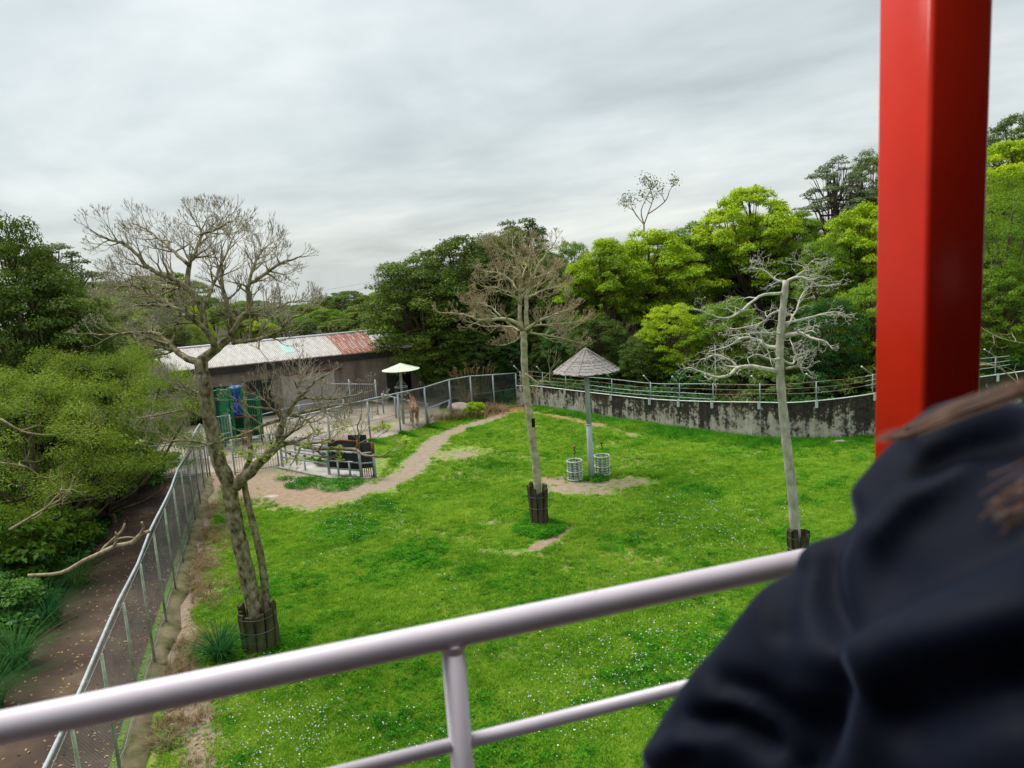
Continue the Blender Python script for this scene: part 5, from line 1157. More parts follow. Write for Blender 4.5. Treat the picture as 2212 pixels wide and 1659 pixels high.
x, y = lawn_pts(60000, 13, 48); patch = fbm(x + 3, y, 0.75) + 0.35 * fbm(x, y + 7, 2.2); k = patch > np.interp(y, [14, 22, 30, 48], [0.02, 0.16, 0.38, 0.62]); k &= rng.uniform(-0.25, 0.5, len(k)) < (patch - np.interp(y, [14, 22, 30, 48], [0.02, 0.16, 0.38, 0.62])); x, y = x[k], y[k]
blobs = []
for q, r, n in (((1166, 1142), 1.0, 420), ((740, 1150), 1.5, 300), ((910, 1190), 1.0, 160), ((830, 1230), 1.3, 160), ((1515, 1065), 0.9, 150), ((660, 1044), 0.9, 110), ((735, 1046), 1.1, 150), ((620, 1030), 0.6, 50), ((470, 1400), 0.8, 120), ((620, 1385), 0.7, 90), ((1285, 1035), 0.6, 60), ((1720, 1165), 0.8, 80)):
    p = at(*q); a = rng.uniform(0, 6.28, n); d = np.sqrt(rng.uniform(0, 1, n)) * r; blobs.append(np.stack([p.x + d * np.cos(a), p.y + d * np.sin(a) * 1.2], 1))
bx = np.concatenate(blobs); x = np.concatenate([x, bx[:, 0]]); y = np.concatenate([y, bx[:, 1]])
e1 = at(690, 1043); sel = ~((np.abs(x + 10) < 3.2) & (y > 38.9) & (y < 42))
x, y = x[sel], y[sel]
scatter('ground_cover', np.stack([x, y, T(x, y)], 1), rng.uniform(0.6, 1.35, len(x)) * np.interp(y, [14, 50], [0.9, 1.3]), covers, 2)
# taller grass along the foot of the wall and along the yard fence
tall = [tuft('meadow_tuft', 16, 0.24, 0.022, 0.16, 0.9, M['clover'], s, 3) for s in (7, 8)]
L_ = []
for i in range(4200):
    xx = rng.uniform(0.6, 24); p, n = on_wall(xx); q = p - n * (abs(rng.normal(0, 1.1)) + 0.15); L_.append((q.x, q.y, 0.0))
for i in range(1400):
    f = rng.uniform(0, 1); k_ = int(f * 7); p = gfp[k_ + 1 - (k_ == 7)].lerp(gfp[min(8, k_ + 1)], f * 7 - k_); d = abs(rng.normal(0, 0.8)); L_.append((p.x + d * 0.7, p.y - d * 0.75 - 0.1, 0))
L_ = np.array(L_); dd = masks(L_[:, 0], L_[:, 1])[0]; L_ = L_[dd < 0.45]
scatter('meadow_grass', L_, rng.uniform(0.55, 1.25, len(L_)), tall, 3)
# flowers
def flower(name, mat, n, s, seed):
    r = random.Random(seed); mb = MB()
    for i in range(n):
        c = Vector((r.uniform(-0.10, 0.10), r.uniform(-0.10, 0.10), r.uniform(0.12, 0.24))); q = s * r.uniform(0.7, 1.3); a = r.uniform(0, 6); u_ = Vector((math.cos(a), math.sin(a), r.uniform(-0.4, 0.4))) * q; w_ = Vector((-math.sin(a), math.cos(a), r.uniform(-0.4, 0.4))) * q
        mb.quad(c - u_, c - w_, c + u_, c + w_)
    return bpy.data.objects.new(name, mb.mesh(name, mat))
x, y = lawn_pts(30000, 13, 40); f = fbm(x * 1.0 + 9, y + 4, 0.55) + 0.4 * fbm(x, y, 1.9); k = (f > 0.30); x, y = x[k], y[k]; k = rng.uniform(0, 1, len(x)) < 0.065; x, y = x[k], y[k]
scatter('white_wildflowers', np.stack([x, y, T(x, y)], 1), rng.uniform(0.6, 1.2, len(x)), [flower('flower_head', M['flower_w'], 2, 0.013, s) for s in (1, 2)], 4)
fl = []
for q, rx, n in (((800, 1115), 2.0, 420), ((720, 1140), 1.3, 220), ((880, 1140), 1.2, 130), ((1400, 1110), 2.2, 380), ((1490, 1080), 1.2, 140), ((1560, 1140), 1.8, 260), ((1500, 1180), 1.8, 260), ((1640, 1110), 1.2, 170), ((1330, 1480), 1.6, 420), ((1480, 1420), 1.3, 330), ((1230, 1540), 1.1, 260), ((680, 1560), 1.1, 330), ((560, 1490), 0.9, 220), ((600, 1620), 0.9, 260), ((880, 1620), 0.8, 160), ((1300, 1380), 1.4, 200), ((1450, 1300), 1.6, 160), ((700, 1205), 0.8, 60), ((960, 1280), 0.7, 40)):
    p = at(*q); a = rng.uniform(0, 6.28, n); n = int(n * 0.32); a = a[:n]; d = np.sqrt(rng.uniform(0, 1, n)) * rx * 1.25 * rng.uniform(0.7, 1.2, n); fl.append(np.stack([p.x + d * np.cos(a), p.y + 1.3 * d * np.sin(a), np.zeros(n)], 1))
fl = np.concatenate(fl); fl[:, 2] = T(fl[:, 0], fl[:, 1]); scatter('lilac_wildflowers', fl, rng.uniform(0.7, 1.3, len(fl)), [flower('flower_head', M['flower_l'], 2, 0.015, s) for s in (3, 4)] + [flower('flower_head', M['flower_w'], 1, 0.014, 5)], 5)
# undergrowth floor left of the path and behind the wall, litter on path and strip
und = [leafy('undergrowth_leaves', 60, 0.55, 0.45, 0.14, M['lf_under'], s) for s in (14, 15, 16)]
n = 9000; y = rng.uniform(13, 42, n); x = np.interp(y, [p[1] for p in pl], [p[0] for p in pl]) - np.abs(rng.normal(0, 4.5, n)) + 0.15 * rng.normal(size=n)
n2_ = 3800; xb = rng.uniform(0.8, 34, n2_); yb = np.interp(xb, wx, wy) + 0.7 + np.abs(rng.normal(0, 9, n2_)); x = np.concatenate([x, xb]); y = np.concatenate([y, yb])
scatter('undergrowth', np.stack([x, y, T(x, y) - 0.03], 1), rng.uniform(0.6, 1.5, len(x)), und, 6)
y = rng.uniform(13, 40, 2600); t_ = rng.uniform(0, 1, 2600); xl = np.interp(y, [p[1] for p in pl], [p[0] for p in pl]); x = xl + (fx_(y) - xl) * np.where(rng.random(2600) < 0.5, t_, np.where(t_ < 0.5, t_ ** 3, 1 - 0.3 * t_ ** 4))
y2 = rng.uniform(14, 36, 2600); x2 = fx_(y2) + 0.6 + np.abs(rng.normal(0, 0.8, 2600))
P_l = np.stack([np.concatenate([x, x2]), np.concatenate([y, y2]), np.full(5200, 0.016)], 1); Nn = rng.normal(0, 0.25, P_l.shape) + [0, 0, 1]; Nn /= np.linalg.norm(Nn, axis=1, keepdims=True)
P_l[2600:, 2] = 0.05
stuff(link('fallen_leaves', leaves_np('fallen_leaves', P_l, Nn, rng.uniform(0.05, 0.13, len(P_l)), 0.55, rng.uniform(0, 1, len(P_l)), M['litter'], rng)))
dry = [tuft('dry_tuft', 10, 0.22, 0.014, 0.10, 1.1, M['drygrass'], s, 2) for s in (17, 18)]
n = 1500; y = rng.uniform(14, 36, n); x = fx_(y) + 0.45 + np.abs(rng.normal(0.2, 0.75, n)); k = fbm(x, y, 1.4) > -0.15
qb = at(1055, 892); x = np.concatenate([x[k], rng.normal(qb.x, 0.7, 90)]); y = np.concatenate([y[k], rng.normal(qb.y + 0.4, 0.4, 90)]); qg = at(575, 1285)
qc = at(995, 903); x = np.concatenate([x, rng.normal(qc.x, 1.0, 80)]); y = np.concatenate([y, rng.normal(qc.y, 0.4, 80)])
scatter('dry_grass', np.stack([x, y, np.full(len(x), 0.02)], 1), np.where(y > 45, 2.6, 1.0) * rng.uniform(0.7, 1.5, len(x)), dry, 7)
def grass_clump(label, p, h, n, mat, seed, spread=0.25, w=0.03, plumes=0):
    t = thing('grass_clump', label, 'grass clump', p); o = tuft('blades', n, h, w, spread, 1.15, M[mat], seed, 5); COL.objects.link(o); o.parent = t
    if plumes:
        r = random.Random(seed); mb = MB()
        for i in range(plumes):
            a = r.uniform(0, 6.28); d = Vector((math.cos(a), math.sin(a), 0)); b = d * r.uniform(0, spread); hh = h * r.uniform(0.9, 1.25); e = b + d * hh * 0.28 + Vector((0, 0, hh))
            mb.tube([b, b.lerp(e, 0.5) + Vector((0, 0, hh * 0.06)), e], [0.012, 0.009, 0.006], 4, cap=False); mb.tube([e - (e - b) * 0.16, e, e + d * 0.22 + Vector((0, 0, 0.12))], [0.012, 0.055, 0.01], 5)
        k = mb.build('plumes', M['drygrass'], None); k.parent = t
    return t
grass_clump('tall arching grass clump at the foot of the big bare tree', at(478, 1425), 1.15, 260, 'tallgrass', 1)
grass_clump('long blue green grass clump at the left edge beside the path', at(35, 1440), 1.5, 330, 'tallgrass', 2, 0.4)
grass_clump('long grass clump on the bank left of the path, middle', at(105, 1345), 1.4, 280, 'tallgrass', 3, 0.4)
grass_clump('long grass clump on the bank left of the path, far', at(165, 1265), 1.2, 240, 'tallgrass', 4, 0.4)
grass_clump('long grass clump low at the left edge in the corner', at(-25, 1540), 1.5, 300, 'tallgrass', 5, 0.4)
grass_clump('dry plumed reed clump behind the yard fence', at(1008, 884) + Vector((0, 0.9, 0)), 2.3, 130, 'drygrass', 6, 0.5, 0.04, 26)
grass_clump('dry plumed reed clump by the corner of the yard fence', at(1040, 878) + Vector((0, 0.9, 0)), 2.6, 90, 'tallgrass', 7, 0.5, 0.045, 22)
grass_clump('green reed clump left of the wall end', at(1092, 876) + Vector((0, 0.6, 0)), 1.9, 130, 'tallgrass', 8, 0.5, 0.04)
for i, xx in enumerate((11.9, 12.6, 14.2, 15.3)):
    p, n = on_wall(xx); q = p + n * 1.1; grass_clump(('pale reed clump behind the rails, first left of the dead tree trunk', 'pale reed clump behind the rails just left of the dead tree trunk', 'reed clump behind the rails just right of the dead tree trunk', 'reed clump behind the rails farther right of the dead tree trunk')[i], (q.x, q.y, Tz(q.x, q.y)), 1.3, 70, 'drygrass' if i < 2 else 'tallgrass', 10 + i, 0.4, 0.035)
# dead straw at the tops of the guards
for c, z, s in ((tb1, 1.28, 21), (tb2, 1.5, 22)):
    o = tuft('straw', 40, 0.28, 0.012, 0.32, 1.3, M['drygrass'], s, 3); COL.objects.link(o); o.location = c + Vector((0, 0, z)); stuff(o)

# ------------------------------------------------------------------ bodies: one continuous skin grown over limb chains
DG = bpy.context.evaluated_depsgraph_get
def blob(name, chains, voxel, mat, smooth=6, post=None):
    bm = bmesh.new(); base = bmesh.new(); bmesh.ops.create_icosphere(base, subdivisions=2, radius=1); bme = bpy.data.meshes.new('s'); base.to_mesh(bme); base.free()
    for ch in chains:
        for (p, r), (q, s) in zip(ch[:-1], ch[1:]):
            p, q = Vector(p), Vector(q); n = max(2, int((q - p).length / (min(np.min(r), np.min(s)) * 0.45)) + 1)
            for i in range(n + 1):
                f = i / n; rr = np.array(r) * (1 - f) + np.array(s) * f; rr = (rr, rr, rr) if np.ndim(rr) == 0 else rr
                k = len(bm.verts); bm.from_mesh(bme); bm.verts.ensure_lookup_table(); c = p.lerp(q, f)
                for v in bm.verts[k:]: v.co = Vector((v.co.x * rr[0], v.co.y * rr[1], v.co.z * rr[2])) + c
    me = bpy.data.meshes.new(name); bm.to_mesh(me); bm.free(); o = bpy.data.objects.new(name, me); COL.objects.link(o)
    a = o.modifiers.new('r', 'REMESH'); a.mode = 'VOXEL'; a.voxel_size = voxel
    b = o.modifiers.new('s', 'SMOOTH'); b.factor = 0.5; b.iterations = smooth
    me2 = bpy.data.meshes.new_from_object(o.evaluated_get(DG())); bpy.data.objects.remove(o); me2.name = name
    if post:
        n = len(me2.vertices); co = np.empty(n * 3, np.float32); no = np.empty(n * 3, np.float32); me2.vertices.foreach_get('co', co); me2.vertices.foreach_get('normal', no)
        co = post(co.reshape(-1, 3).astype(float), no.reshape(-1, 3).astype(float)); me2.vertices.foreach_set('co', np.ascontiguousarray(co, dtype=np.float32).ravel()); me2.update()
    me2.materials.clear(); me2.materials.append(mat); me2.shade_smooth(); return me2

# giraffe: young animal seen from behind, head turned left over the fence side
gp_ = at(899, 924.5); gi = thing('giraffe', 'young giraffe seen from behind at the yard fence, head turned left', 'giraffe', gp_)
ch = [[((0, 0.0, 1.34), (0.27, 0.26, 0.27)), ((0, 0.38, 1.42), (0.30, 0.30, 0.30)), ((0, 0.74, 1.60), (0.25, 0.24, 0.29)), ((0, 0.90, 1.83), 0.165), ((-0.05, 1.00, 2.02), 0.115), ((-0.11, 1.05, 2.20), 0.085), ((-0.17, 1.06, 2.25), 0.085), ((-0.28, 1.04, 2.19), 0.078), ((-0.44, 1.01, 2.07), 0.05)]]
for s in (-1, 1):
    ch.append([((s * 0.13, 0.02, 1.24), (0.165, 0.20, 0.20)), ((s * 0.175, 0.13, 0.98), (0.105, 0.13, 0.13)), ((s * 0.165, -0.07, 0.58), 0.058), ((s * 0.16, -0.02, 0.36), 0.043), ((s * 0.16, 0.0, 0.13), 0.042), ((s * 0.16, 0.03, 0.05), 0.055)])
    ch.append([((s * 0.14, 0.74, 1.40), (0.13, 0.15, 0.2)), ((s * 0.145, 0.74, 1.05), 0.085), ((s * 0.145, 0.75, 0.64), 0.058), ((s * 0.145, 0.73, 0.36), 0.042), ((s * 0.145, 0.74, 0.13), 0.042), ((s * 0.145, 0.76, 0.05), 0.052)])
GR = Matrix.Rotation(math.radians(14), 4, 'Z'); GR.translation = gp_
def gpart(name, me, par):
    o = link(name, me, par); o.matrix_basis = GR; return o
body = gpart('body', blob('body', ch, 0.022, M['giraffe'], 5), gi)
def gm(name, mb, mat, smooth=True): o = link(name, mb.mesh(name, M[mat], smooth), gi); o.matrix_basis = GR; return o
m = MB(); m.tube(smooth_curve([(0, -0.24, 1.42), (0.01, -0.31, 1.2), (0.0, -0.30, 0.95)], 3), [0.035, 0.032, 0.028, 0.024, 0.02, 0.018, 0.016], 6); gm('tail', m, 'giraffe')
m = MB(); m.tube([(0, -0.30, 0.97), (0.0, -0.30, 0.82), (0, -0.29, 0.62)], [0.02, 0.04, 0.008], 6); gm('tail_tuft', m, 'giraffe_dark')
for s in (-1, 1):
    m = MB(); m.tube([(-0.13 + 0.0, 1.06 + s * 0.05, 2.31), (-0.11, 1.07 + s * 0.05, 2.42)], [0.022, 0.018], 6); m.lathe([(0, 0.02), (0.026, 0.0), (0, -0.02)], 8, (-0.11, 1.07 + s * 0.05, 2.43)); gm('ossicone', m, 'giraffe_dark')
    m = MB(); m.tube([(-0.09, 1.06 + s * 0.07, 2.28), (-0.04, 1.07 + s * 0.15, 2.30), (-0.02, 1.08 + s * 0.21, 2.27)], [0.02, 0.045, 0.006], 6); gm('ear', m, 'giraffe')
    m = MB(); m.lathe([(0, 0.018), (0.018, 0), (0, -0.018)], 8, (-0.24, 1.05 + s * 0.078, 2.23)); gm('eye', m, 'giraffe_dark')
    for yy in (0.03, 0.76): m = MB(); m.tube([(s * 0.155, yy, 0.0), (s * 0.155, yy, 0.075)], [0.066, 0.054], 8); gm('hoof', m, 'hoof')
m = MB(); m.tube([(0, 0.70, 1.92), (-0.02, 0.84, 2.05), (-0.08, 0.92, 2.22), (-0.10, 0.98, 2.32)], [0.02, 0.035, 0.03, 0.01], 6); gm('mane', m, 'giraffe_dark')

# transmission tower with wires on the far skyline
pt = dep(817, 640, 600); zb = Tz(pt.x, 600); ztop = dep(817, 594, 600).z
py = thing('transmission_tower', 'grey lattice transmission tower far off on the skyline', 'tower', (pt.x, 600, zb)); Hh = ztop - zb
m = MB(); corner = lambda z, sx, sy: Vector((pt.x + sx * w_at(z), 600 + sy * w_at(z), zb + z))
w_at = lambda z: 3.0 - 1.7 * min(1, z / (Hh * 0.6)) if z < Hh * 0.6 else 1.3
lv = [Hh * q for q in (0, 0.2, 0.38, 0.52, 0.64, 0.74, 0.83, 0.92, 1.0)]
for sx in (-1, 1):
    for sy in (-1, 1): m.tube([corner(z, sx, sy) for z in lv], 0.16, 4)
m.build('legs', M['galv'], py)
m = MB()
for a, b in zip(lv[:-1], lv[1:]):
    for sx, sy, tx, ty in ((-1, -1, 1, -1), (1, -1, 1, 1), (1, 1, -1, 1), (-1, 1, -1, -1)): m.tube([corner(a, sx, sy), corner(b, tx, ty)], 0.09, 3); m.tube([corner(b, sx, sy), corner(a, tx, ty)], 0.09, 3); m.tube([corner(b, sx, sy), corner(b, tx, ty)], 0.09, 3)
m.build('bracing', M['galv'], py)
for q in (0.98, 0.86, 0.72):
    m = MB(); z = zb + Hh * q; m.tube([(pt.x - 2.9, 600, z), (pt.x + 2.9, 600, z)], 0.15, 4); m.tube([(pt.x - 2.9, 600, z), (pt.x, 600, z + 0.9), (pt.x + 2.9, 600, z)], 0.1, 3); m.build('cross_arm', M['galv'], py)
for i, (L_, lb) in enumerate((([(812, 606), (748, 619), (684, 630)], 'upper power line running left from the far tower'), ([(812, 618), (767, 627), (720, 634)], 'lower power line running left from the far tower'), ([(821, 605), (850, 606.5), (900, 610)], 'upper power line running right from the far tower'), ([(821, 617), (850, 618), (900, 621)], 'lower power line running right from the far tower'))):
    m = MB(); m.tube([dep(x, y, 600 - (0 if i > 1 else 12 * k)) for k, (x, y) in enumerate(L_)], 0.085, 4); tag(m.build('power_line', M['galv']), lb, 'power line')

# ------------------------------------------------------------------ platform in front of the lens: deck, railing, red post
DZ = 8.8
dk = thing('viewing_deck', 'raised dark viewing deck with unseen roof and walls added to shade the post', 'deck', (0, 0, DZ))
m = MB(); m.box((0.8, -1.3, DZ - 0.15), (10.6, 6.2, 0.3)); m.build('slab', M['deck'], dk)
for x in (-3.8, 3.8):
    for y in (-3.8, 1.1): m = MB(); m.box((x, y, (DZ - 0.3) / 2 - 0.2), (0.35, 0.35, DZ - 0.1)); m.build('column', M['deck'], dk)
RZ = 9.865
a = at(-40, 1580, RZ); b = at(1690, 1222, RZ); rd = (b - a).normalized()
rl = thing('safety_railing', 'lilac grey tube railing crossing the foreground', 'railing', (a + b) / 2 * 1.0)
rl.location.z = DZ
s0, s1 = a - rd * 1.5, b + rd * 1.3
m = MB(); m.tube([s0, s1], 0.0245, 32); m.build('top_rail', M['rail_paint'], rl, True)
# plan line of the railing and a ray: where the lower members meet its plane
nr = Vector((-rd.y, rd.x, 0)).normalized()
def on_rail_plane(x, y):
    d = ray(x, y); o = Vector((0, 0, EYE)); t = (a - o).dot(nr) / d.dot(nr); return o + d * t
q1, q2 = on_rail_plane(760, 1659), on_rail_plane(1480, 1487); zz_ = (q1.z + q2.z) / 2
mr0, mr1 = Vector((s0.x, s0.y, zz_)), Vector((s1.x, s1.y, zz_))
pc = on_rail_plane(980, 1420); pc2 = on_rail_plane(993, 1659)
posts = [Vector((pc.x, pc.y, 0)) + rd * k for k in (-1.35, 0, 1.35)]
for k in range(2):
    for zq in (zz_, zz_ - 0.27, zz_ - 0.54):
        m = MB(); m.tube([Z(posts[k], zq), Z(posts[k + 1], zq)], 0.0125, 20); m.build('mid_rail', M['rail_paint'], rl, True)
for p in posts:
    m = MB(); m.tube([Z(p, DZ), Z(p, RZ)], 0.0205, 24); po = m.build('post', M['rail_paint'], rl, True)
    m = MB(); m.lathe([(0.0205, RZ - 0.032), (0.0225, RZ - 0.026), (0.027, RZ - 0.019), (0.030, RZ - 0.013)], 24, (p.x, p.y, 0)); m.build('weld', M['rail_paint'], po, True)
    m = MB(); m.lathe([(0, DZ + 0.012), (0.06, DZ + 0.012), (0.06, DZ)], 20, (p.x, p.y, 0)); m.build('base_plate', M['rail_paint'], po)
for c_, z_ in (((3.45, 0.69, 11.75), (5.2, 2.17, 0.16)), ((0.775, -2.2, 11.75), (10.55, 3.6, 0.16))): m = MB(); m.box(c_, z_); m.build('roof', M['fascia'], dk)  # unseen roof slabs, added to keep sky light off the inner faces
for a_, b_, z0_, z1_ in (((6.0, -3.9), (6.0, 1.7), DZ, 10.7), ((6.0, -3.9), (6.0, -2.2), 10.7, 11.67), ((6.0, -1.4), (6.0, 1.7), 10.7, 11.67), ((-4.4, -3.95), (5.9, -3.95), DZ, 11.67)):  # high gap left in the right wall for a bright reflection in the post
    m = MB(); m.slab(a_, b_, z0_, z1_, 0.08); m.build('wall', M['fascia'], dk)  # unseen walls, added to block light and darken the post's reflections
cpt = dep(1999, 900, 1.66); rp_ = thing('red_post', 'square red glossy post beside the railing at right', 'post', (cpt.x, cpt.y, DZ))
def rounded_post(x, y, z0, z1, hw, rad, ang, name, mat, parent):
    mb = MB(); prof = []
    for k in range(4):
        for j in range(7):
            th = math.radians(90 * k + 90 * j / 6); cx_ = (hw - rad) * (1 if k in (0, 3) else -1); cy_ = (hw - rad) * (1 if k in (0, 1) else -1)
            prof.append(Vector((cx_ + rad * math.cos(th), cy_ + rad * math.sin(th), 0)))
    R3 = Matrix.Rotation(ang, 3, 'Z'); n = len(prof)
    for z in (z0, z1): mb.v += [R3 @ p + Vector((x, y, z)) for p in prof]
    for i in range(n): mb.f.append((i, (i + 1) % n, n + (i + 1) % n, n + i))
    mb.f.append(tuple(range(n - 1, -1, -1))); mb.f.append(tuple(range(n, 2 * n)))
    return mb.build(name, mat, parent, True)
va = math.atan2(cpt.y, cpt.x)
sh_ = rounded_post(cpt.x, cpt.y, DZ, 11.67, 0.0745, 0.012, va + math.radians(43), 'shaft', M['red_paint'], rp_)
rounded_post(cpt.x, cpt.y, DZ, DZ + 0.015, 0.12, 0.02, va + math.radians(43), 'base_plate', M['red_paint'], rp_)

# ------------------------------------------------------------------ the person close by on the right
S_, E_, Wr = dep(1985, 1085, 0.74), dep(1620, 1530, 0.72), dep(1410, 1850, 0.80)
Cc_ = Vector((0.56, 0.66, 0)); pz = S_.z
pr = thing('person', 'person in a dark navy jacket close by, arm out towards the railing', 'person', (0.56, 0.62, DZ))
hipz = DZ + 0.93; nk = Vector((0.60, 0.68, pz + 0.10)); hd = Vector((0.63, 0.70, pz + 0.27)); Rs = Vector((0.78, 0.60, pz))
bc = [[((0.58, 0.62, hipz), (0.16, 0.11, 0.10)), ((0.58, 0.63, hipz + 0.25), (0.14, 0.095, 0.1)), ((0.59, 0.65, pz - 0.12), (0.16, 0.10, 0.12)), (nk, 0.055), (hd - Vector((0, 0, 0.09)), 0.055), (hd, (0.075, 0.092, 0.115))],
      [((0.59, 0.66, pz - 0.02), 0.06), (dep(2029, 1078, 0.735), 0.026), (dep(1660, 1560, 0.72), 0.020), (Wr, 0.022)], [((0.59, 0.66, pz - 0.02), 0.06), (Rs, 0.05), (Rs + Vector((0.07, 0.0, -0.29)), 0.038), (Rs + Vector((0.0, 0.16, -0.48)), 0.026)]]
for s in (-1, 1): bc.append([((0.58 + s * 0.09, 0.62, hipz), 0.085), ((0.58 + s * 0.10, 0.64, DZ + 0.50), 0.055), ((0.58 + s * 0.10, 0.61, DZ + 0.10), 0.036), ((0.58 + s * 0.10, 0.62, DZ + 0.045), 0.04), ((0.58 + s * 0.11, 0.78, DZ + 0.03), 0.032)])
hand_ends = [(Wr, (Wr - E_).normalized()), (Rs + Vector((0.0, 0.16, -0.48)), Vector((-0.2, 0.6, -0.6)).normalized())]
for w, d in hand_ends:                        # palm, four unequal curled fingers, thumb from the side of the palm
    sd_ = d.cross(Vector((0, 0, 1))).normalized(); dn = d.cross(sd_).normalized(); pm = w + d * 0.075
    bc.append([(w, 0.026), (w + d * 0.035, (0.03, 0.026, 0.026)), (pm, (0.034, 0.026, 0.026))])
    for k, L in enumerate((0.070, 0.078, 0.073, 0.058)):
        b0 = pm + sd_ * (0.030 - 0.020 * k); b1 = b0 + d * L * 0.5 + dn * 0.006; b2 = b1 + (d * 0.6 + dn * 0.8).normalized() * L * 0.3; b3 = b2 + (d * 0.1 + dn).normalized() * L * 0.25; bc.append([(b0, 0.0095), (b1, 0.0088), (b2, 0.008), (b3, 0.007)])
    t0 = w + d * 0.03 + sd_ * 0.022; bc.append([(t0, 0.012), (t0 + sd_ * 0.025 + d * 0.02, 0.0105), (t0 + sd_ * 0.030 + d * 0.05 + dn * 0.01, 0.009)])
bc.append([(hd + Vector((0.0, 0.085, -0.015)), 0.014), (hd + Vector((0.0, 0.105, -0.04)), 0.016)])
for s in (-1, 1): bc.append([(hd + Vector((s * 0.074, 0.0, 0.01)), (0.010, 0.02, 0.028)), (hd + Vector((s * 0.080, -0.008, -0.02)), (0.009, 0.015, 0.02))])
link('body', blob('body', bc, 0.0065, M['skin'], 3), pr)
for s in (-1, 1): m = MB(); m.lathe([(0, 0.012), (0.010, 0.006), (0.012, 0), (0.010, -0.006), (0, -0.012)], 10, hd + Vector((s * 0.032, 0.082, 0.012))); m.build('eye', M['white_paint'], pr, True)
m = MB(); m.tube([hd + Vector((-0.024, 0.087, -0.068)), hd + Vector((0, 0.093, -0.066)), hd + Vector((0.024, 0.087, -0.068))], [0.003, 0.006, 0.003], 6); m.build('mouth', simple('lips', (0.36, 0.12, 0.10), (0.4, 0.14, 0.12), 3, 0.5, 0.4), pr, True)
jc = [[((0.58, 0.61, hipz - 0.05), (0.20, 0.15, 0.1)), ((0.57, 0.62, hipz + 0.22), (0.20, 0.15, 0.12)), ((0.55, 0.63, pz - 0.22), (0.21, 0.14, 0.13)), ((0.57, 0.66, pz - 0.06), (0.16, 0.11, 0.10)), (nk - Vector((0, 0, 0.03)), (0.075, 0.07, 0.04))],
      [((0.58, 0.665, pz - 0.00), (0.11, 0.10, 0.085)), (dep(2110, 1010, 0.735), 0.078), (dep(2029, 1058, 0.73), 0.071), (dep(1984, 1113, 0.725), 0.070), (dep(1924, 1188, 0.72), 0.070), (dep(1864, 1252, 0.72), 0.070), (dep(1738, 1393, 0.72), 0.070), (dep(1600, 1555, 0.72), 0.068), (E_.lerp(Wr, 0.36), 0.074), (E_.lerp(Wr, 0.75), 0.060), (Wr, 0.046)],
      [((0.58, 0.66, pz - 0.01), 0.10), (Rs, 0.085), (Rs + Vector((0.07, 0.0, -0.29)), 0.065), (Rs + Vector((0.0, 0.16, -0.46)), 0.05)],
      # loose cloth hanging between the raised sleeve and the back
      [(S_.lerp(E_, 0.25) + Vector((0.05, -0.05, -0.05)), 0.085), (dep(1960, 1480, 0.64), 0.105), (dep(2150, 1620, 0.60), 0.13), (Vector((0.50, 0.60, pz - 0.36)), 0.16)],
      [(S_.lerp(E_, 0.70) + Vector((0.04, -0.03, -0.06)), 0.058), (dep(1800, 1680, 0.66), 0.085), (dep(2000, 1820, 0.62), 0.12), (Vector((0.50, 0.58, pz - 0.50)), 0.17)],
      [(dep(2260, 1180, 0.66), 0.10), (dep(2200, 1420, 0.60), 0.12), (dep(2300, 1600, 0.56), 0.14)]]
creases = [([(1800, 1090), (1775, 1200), (1785, 1320), (1800, 1430)], 0.66, 0.016, -0.016), ([(1700, 1220), (1690, 1300), (1690, 1360)], 0.66, 0.014, -0.008), ([(1500, 1555), (1580, 1560), (1650, 1600)], 0.66, 0.012, -0.016),
    ([(1840, 1330), (1960, 1250), (2212, 1130)], 0.58, 0.020, -0.012), ([(1830, 1420), (2000, 1380), (2212, 1330)], 0.56, 0.026, 0.014), ([(1790, 1500), (1760, 1580), (1730, 1659)], 0.62, 0.018, -0.020), ([(1950, 960), (1900, 1040), (1850, 1160)], 0.66, 0.014, -0.005), ([(2000, 1010), (2100, 960), (2212, 930)], 0.62, 0.016, -0.009), ([(1880, 1160), (1960, 1090), (2080, 1030)], 0.62, 0.016, 0.010), ([(1480, 1600), (1420, 1640)], 0.68, 0.012, 0.010), ([(1560, 1470), (1640, 1500), (1720, 1560)], 0.64, 0.013, -0.010), ([(1950, 1560), (2080, 1500), (2212, 1470)], 0.55, 0.022, -0.014)]
def folds(co, no):
    out = np.zeros(len(co)); eye = np.array([0, 0, EYE]); f_, r_, u_ = np.array(fw), np.array(rt), np.array(up)
    for pts, Y, w, amp in creases:
        P = [np.array(dep(x, y, Y)) for x, y in pts]; D = np.full(len(co), 9.0)
        for p, q in zip(P[:-1], P[1:]):   # distance from the crease line, a vertical sheet through the cloth
            e = q - p; dr = (p + q) / 2 - eye; dr /= np.linalg.norm(dr); v = co - p; v = v - np.outer(v @ dr, dr); e = e - dr * (e @ dr)
            t = np.clip(v @ e / (e @ e), 0, 1); D = np.minimum(D, np.linalg.norm(v - t[:, None] * e, axis=1))
        out += 1.5 * amp * np.exp(-(D / w) ** 2)
    x, y, z = co[:, 0], co[:, 1], co[:, 2]
    a_ = (x * 0.7 - z * 0.7) * 60 + 2.2 * np.sin(z * 31 + x * 17) + 1.4 * np.sin(y * 45)
    out += 0.0006 * np.sin(a_) + 0.0014 * np.sin(x * 21 + z * 25 + 1.2 * np.sin(x * 28)) + 0.0004 * np.sin(a_ * 1.9 + z * 60)
    return co + no * out[:, None]
link('jacket', blob('jacket', jc, 0.0075, M['jacket'], 70, folds), pr)
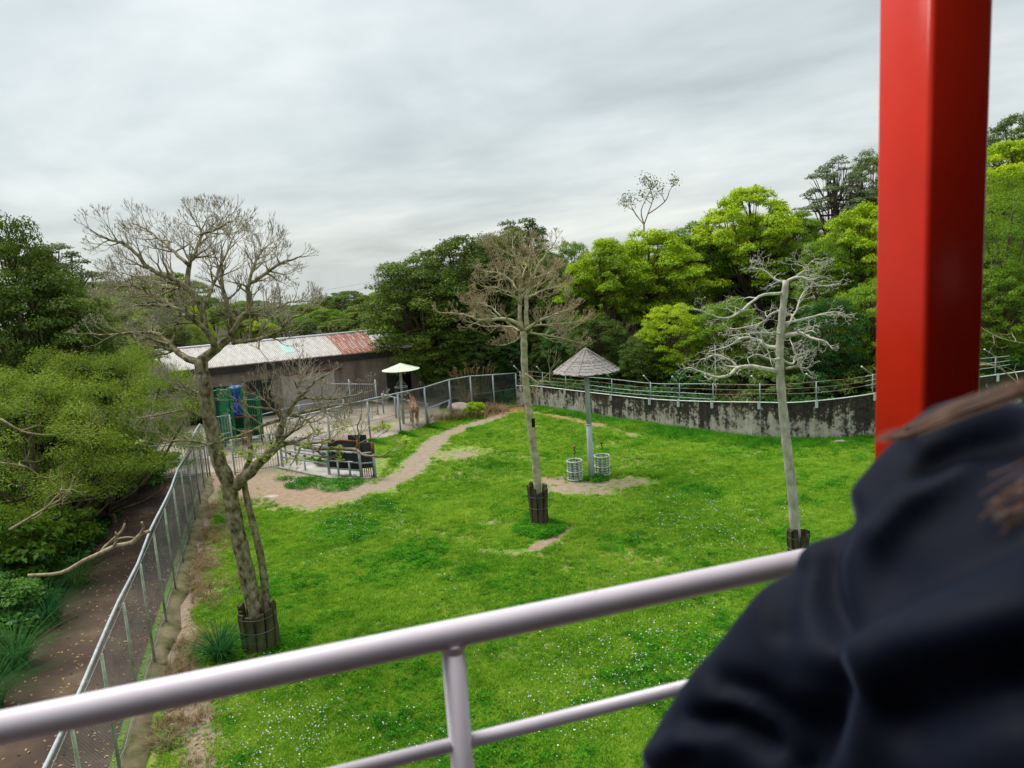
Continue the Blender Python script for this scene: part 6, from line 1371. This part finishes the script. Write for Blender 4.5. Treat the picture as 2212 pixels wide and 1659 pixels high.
tc_ = [[((0.58, 0.62, hipz - 0.02), (0.18, 0.13, 0.10)), ((0.58, 0.62, hipz - 0.10), (0.18, 0.12, 0.10))]]
for s in (-1, 1): tc_.append([((0.58 + s * 0.09, 0.62, hipz - 0.06), 0.105), ((0.58 + s * 0.10, 0.64, DZ + 0.50), 0.075), ((0.58 + s * 0.10, 0.615, DZ + 0.12), 0.062)])
link('trousers', blob('trousers', tc_, 0.014, M['jeans'], 4), pr)
for s in (-1, 1): link('shoe', blob('shoe', [[((0.58 + s * 0.10, 0.60, DZ + 0.052), 0.05), ((0.58 + s * 0.11, 0.80, DZ + 0.042), 0.042)]], 0.012, M['black_rubber'], 4), pr)
hc = [[(hd + Vector((0, -0.03, 0.05)), (0.09, 0.085, 0.09)), (hd + Vector((0, -0.05, -0.06)), (0.085, 0.06, 0.09)), (hd + Vector((0.02, -0.09, -0.24)), (0.085, 0.035, 0.08))]]
hr = link('hair', blob('hair', hc, 0.010, M['hair'], 3), pr)
R_ = random.Random(2); m = MB()
for k in range(46):
    o_ = Vector((R_.uniform(-0.008, 0.008), R_.uniform(-0.012, 0.012), R_.uniform(-0.006, 0.009)))
    c = smooth_curve([hd + Vector((-0.07, -0.03, 0.0)) + o_ * 2, dep(2300, 800 + R_.uniform(-8, 8), 0.66) + o_, dep(2200, 842, 0.67) + o_, dep(2080, 886, 0.685) + o_, dep(1985, 926, 0.70) + o_ * 0.8, dep(1900 + R_.uniform(-12, 60), 946, 0.71) + o_ * 0.6], 4); m.tube(c, [0.0006] * (len(c) - 1) + [0.0002], 4, cap=False)
for k in range(40):
    o_ = Vector((R_.uniform(-0.014, 0.014), R_.uniform(-0.01, 0.01), R_.uniform(-0.016, 0.016)))
    c = smooth_curve([hd + Vector((-0.03, -0.09, -0.06)) + o_, dep(2360, 980, 0.52) + o_, dep(2270, 1060, 0.50) + o_ * 1.2, dep(2185 + R_.uniform(-60, 30), 1110 + R_.uniform(-40, 40), 0.51) + o_], 4); m.tube(c, [0.0006] * (len(c) - 1) + [0.0002], 4, cap=False)
m.build('hair_strands', M['hair'], hr, True)
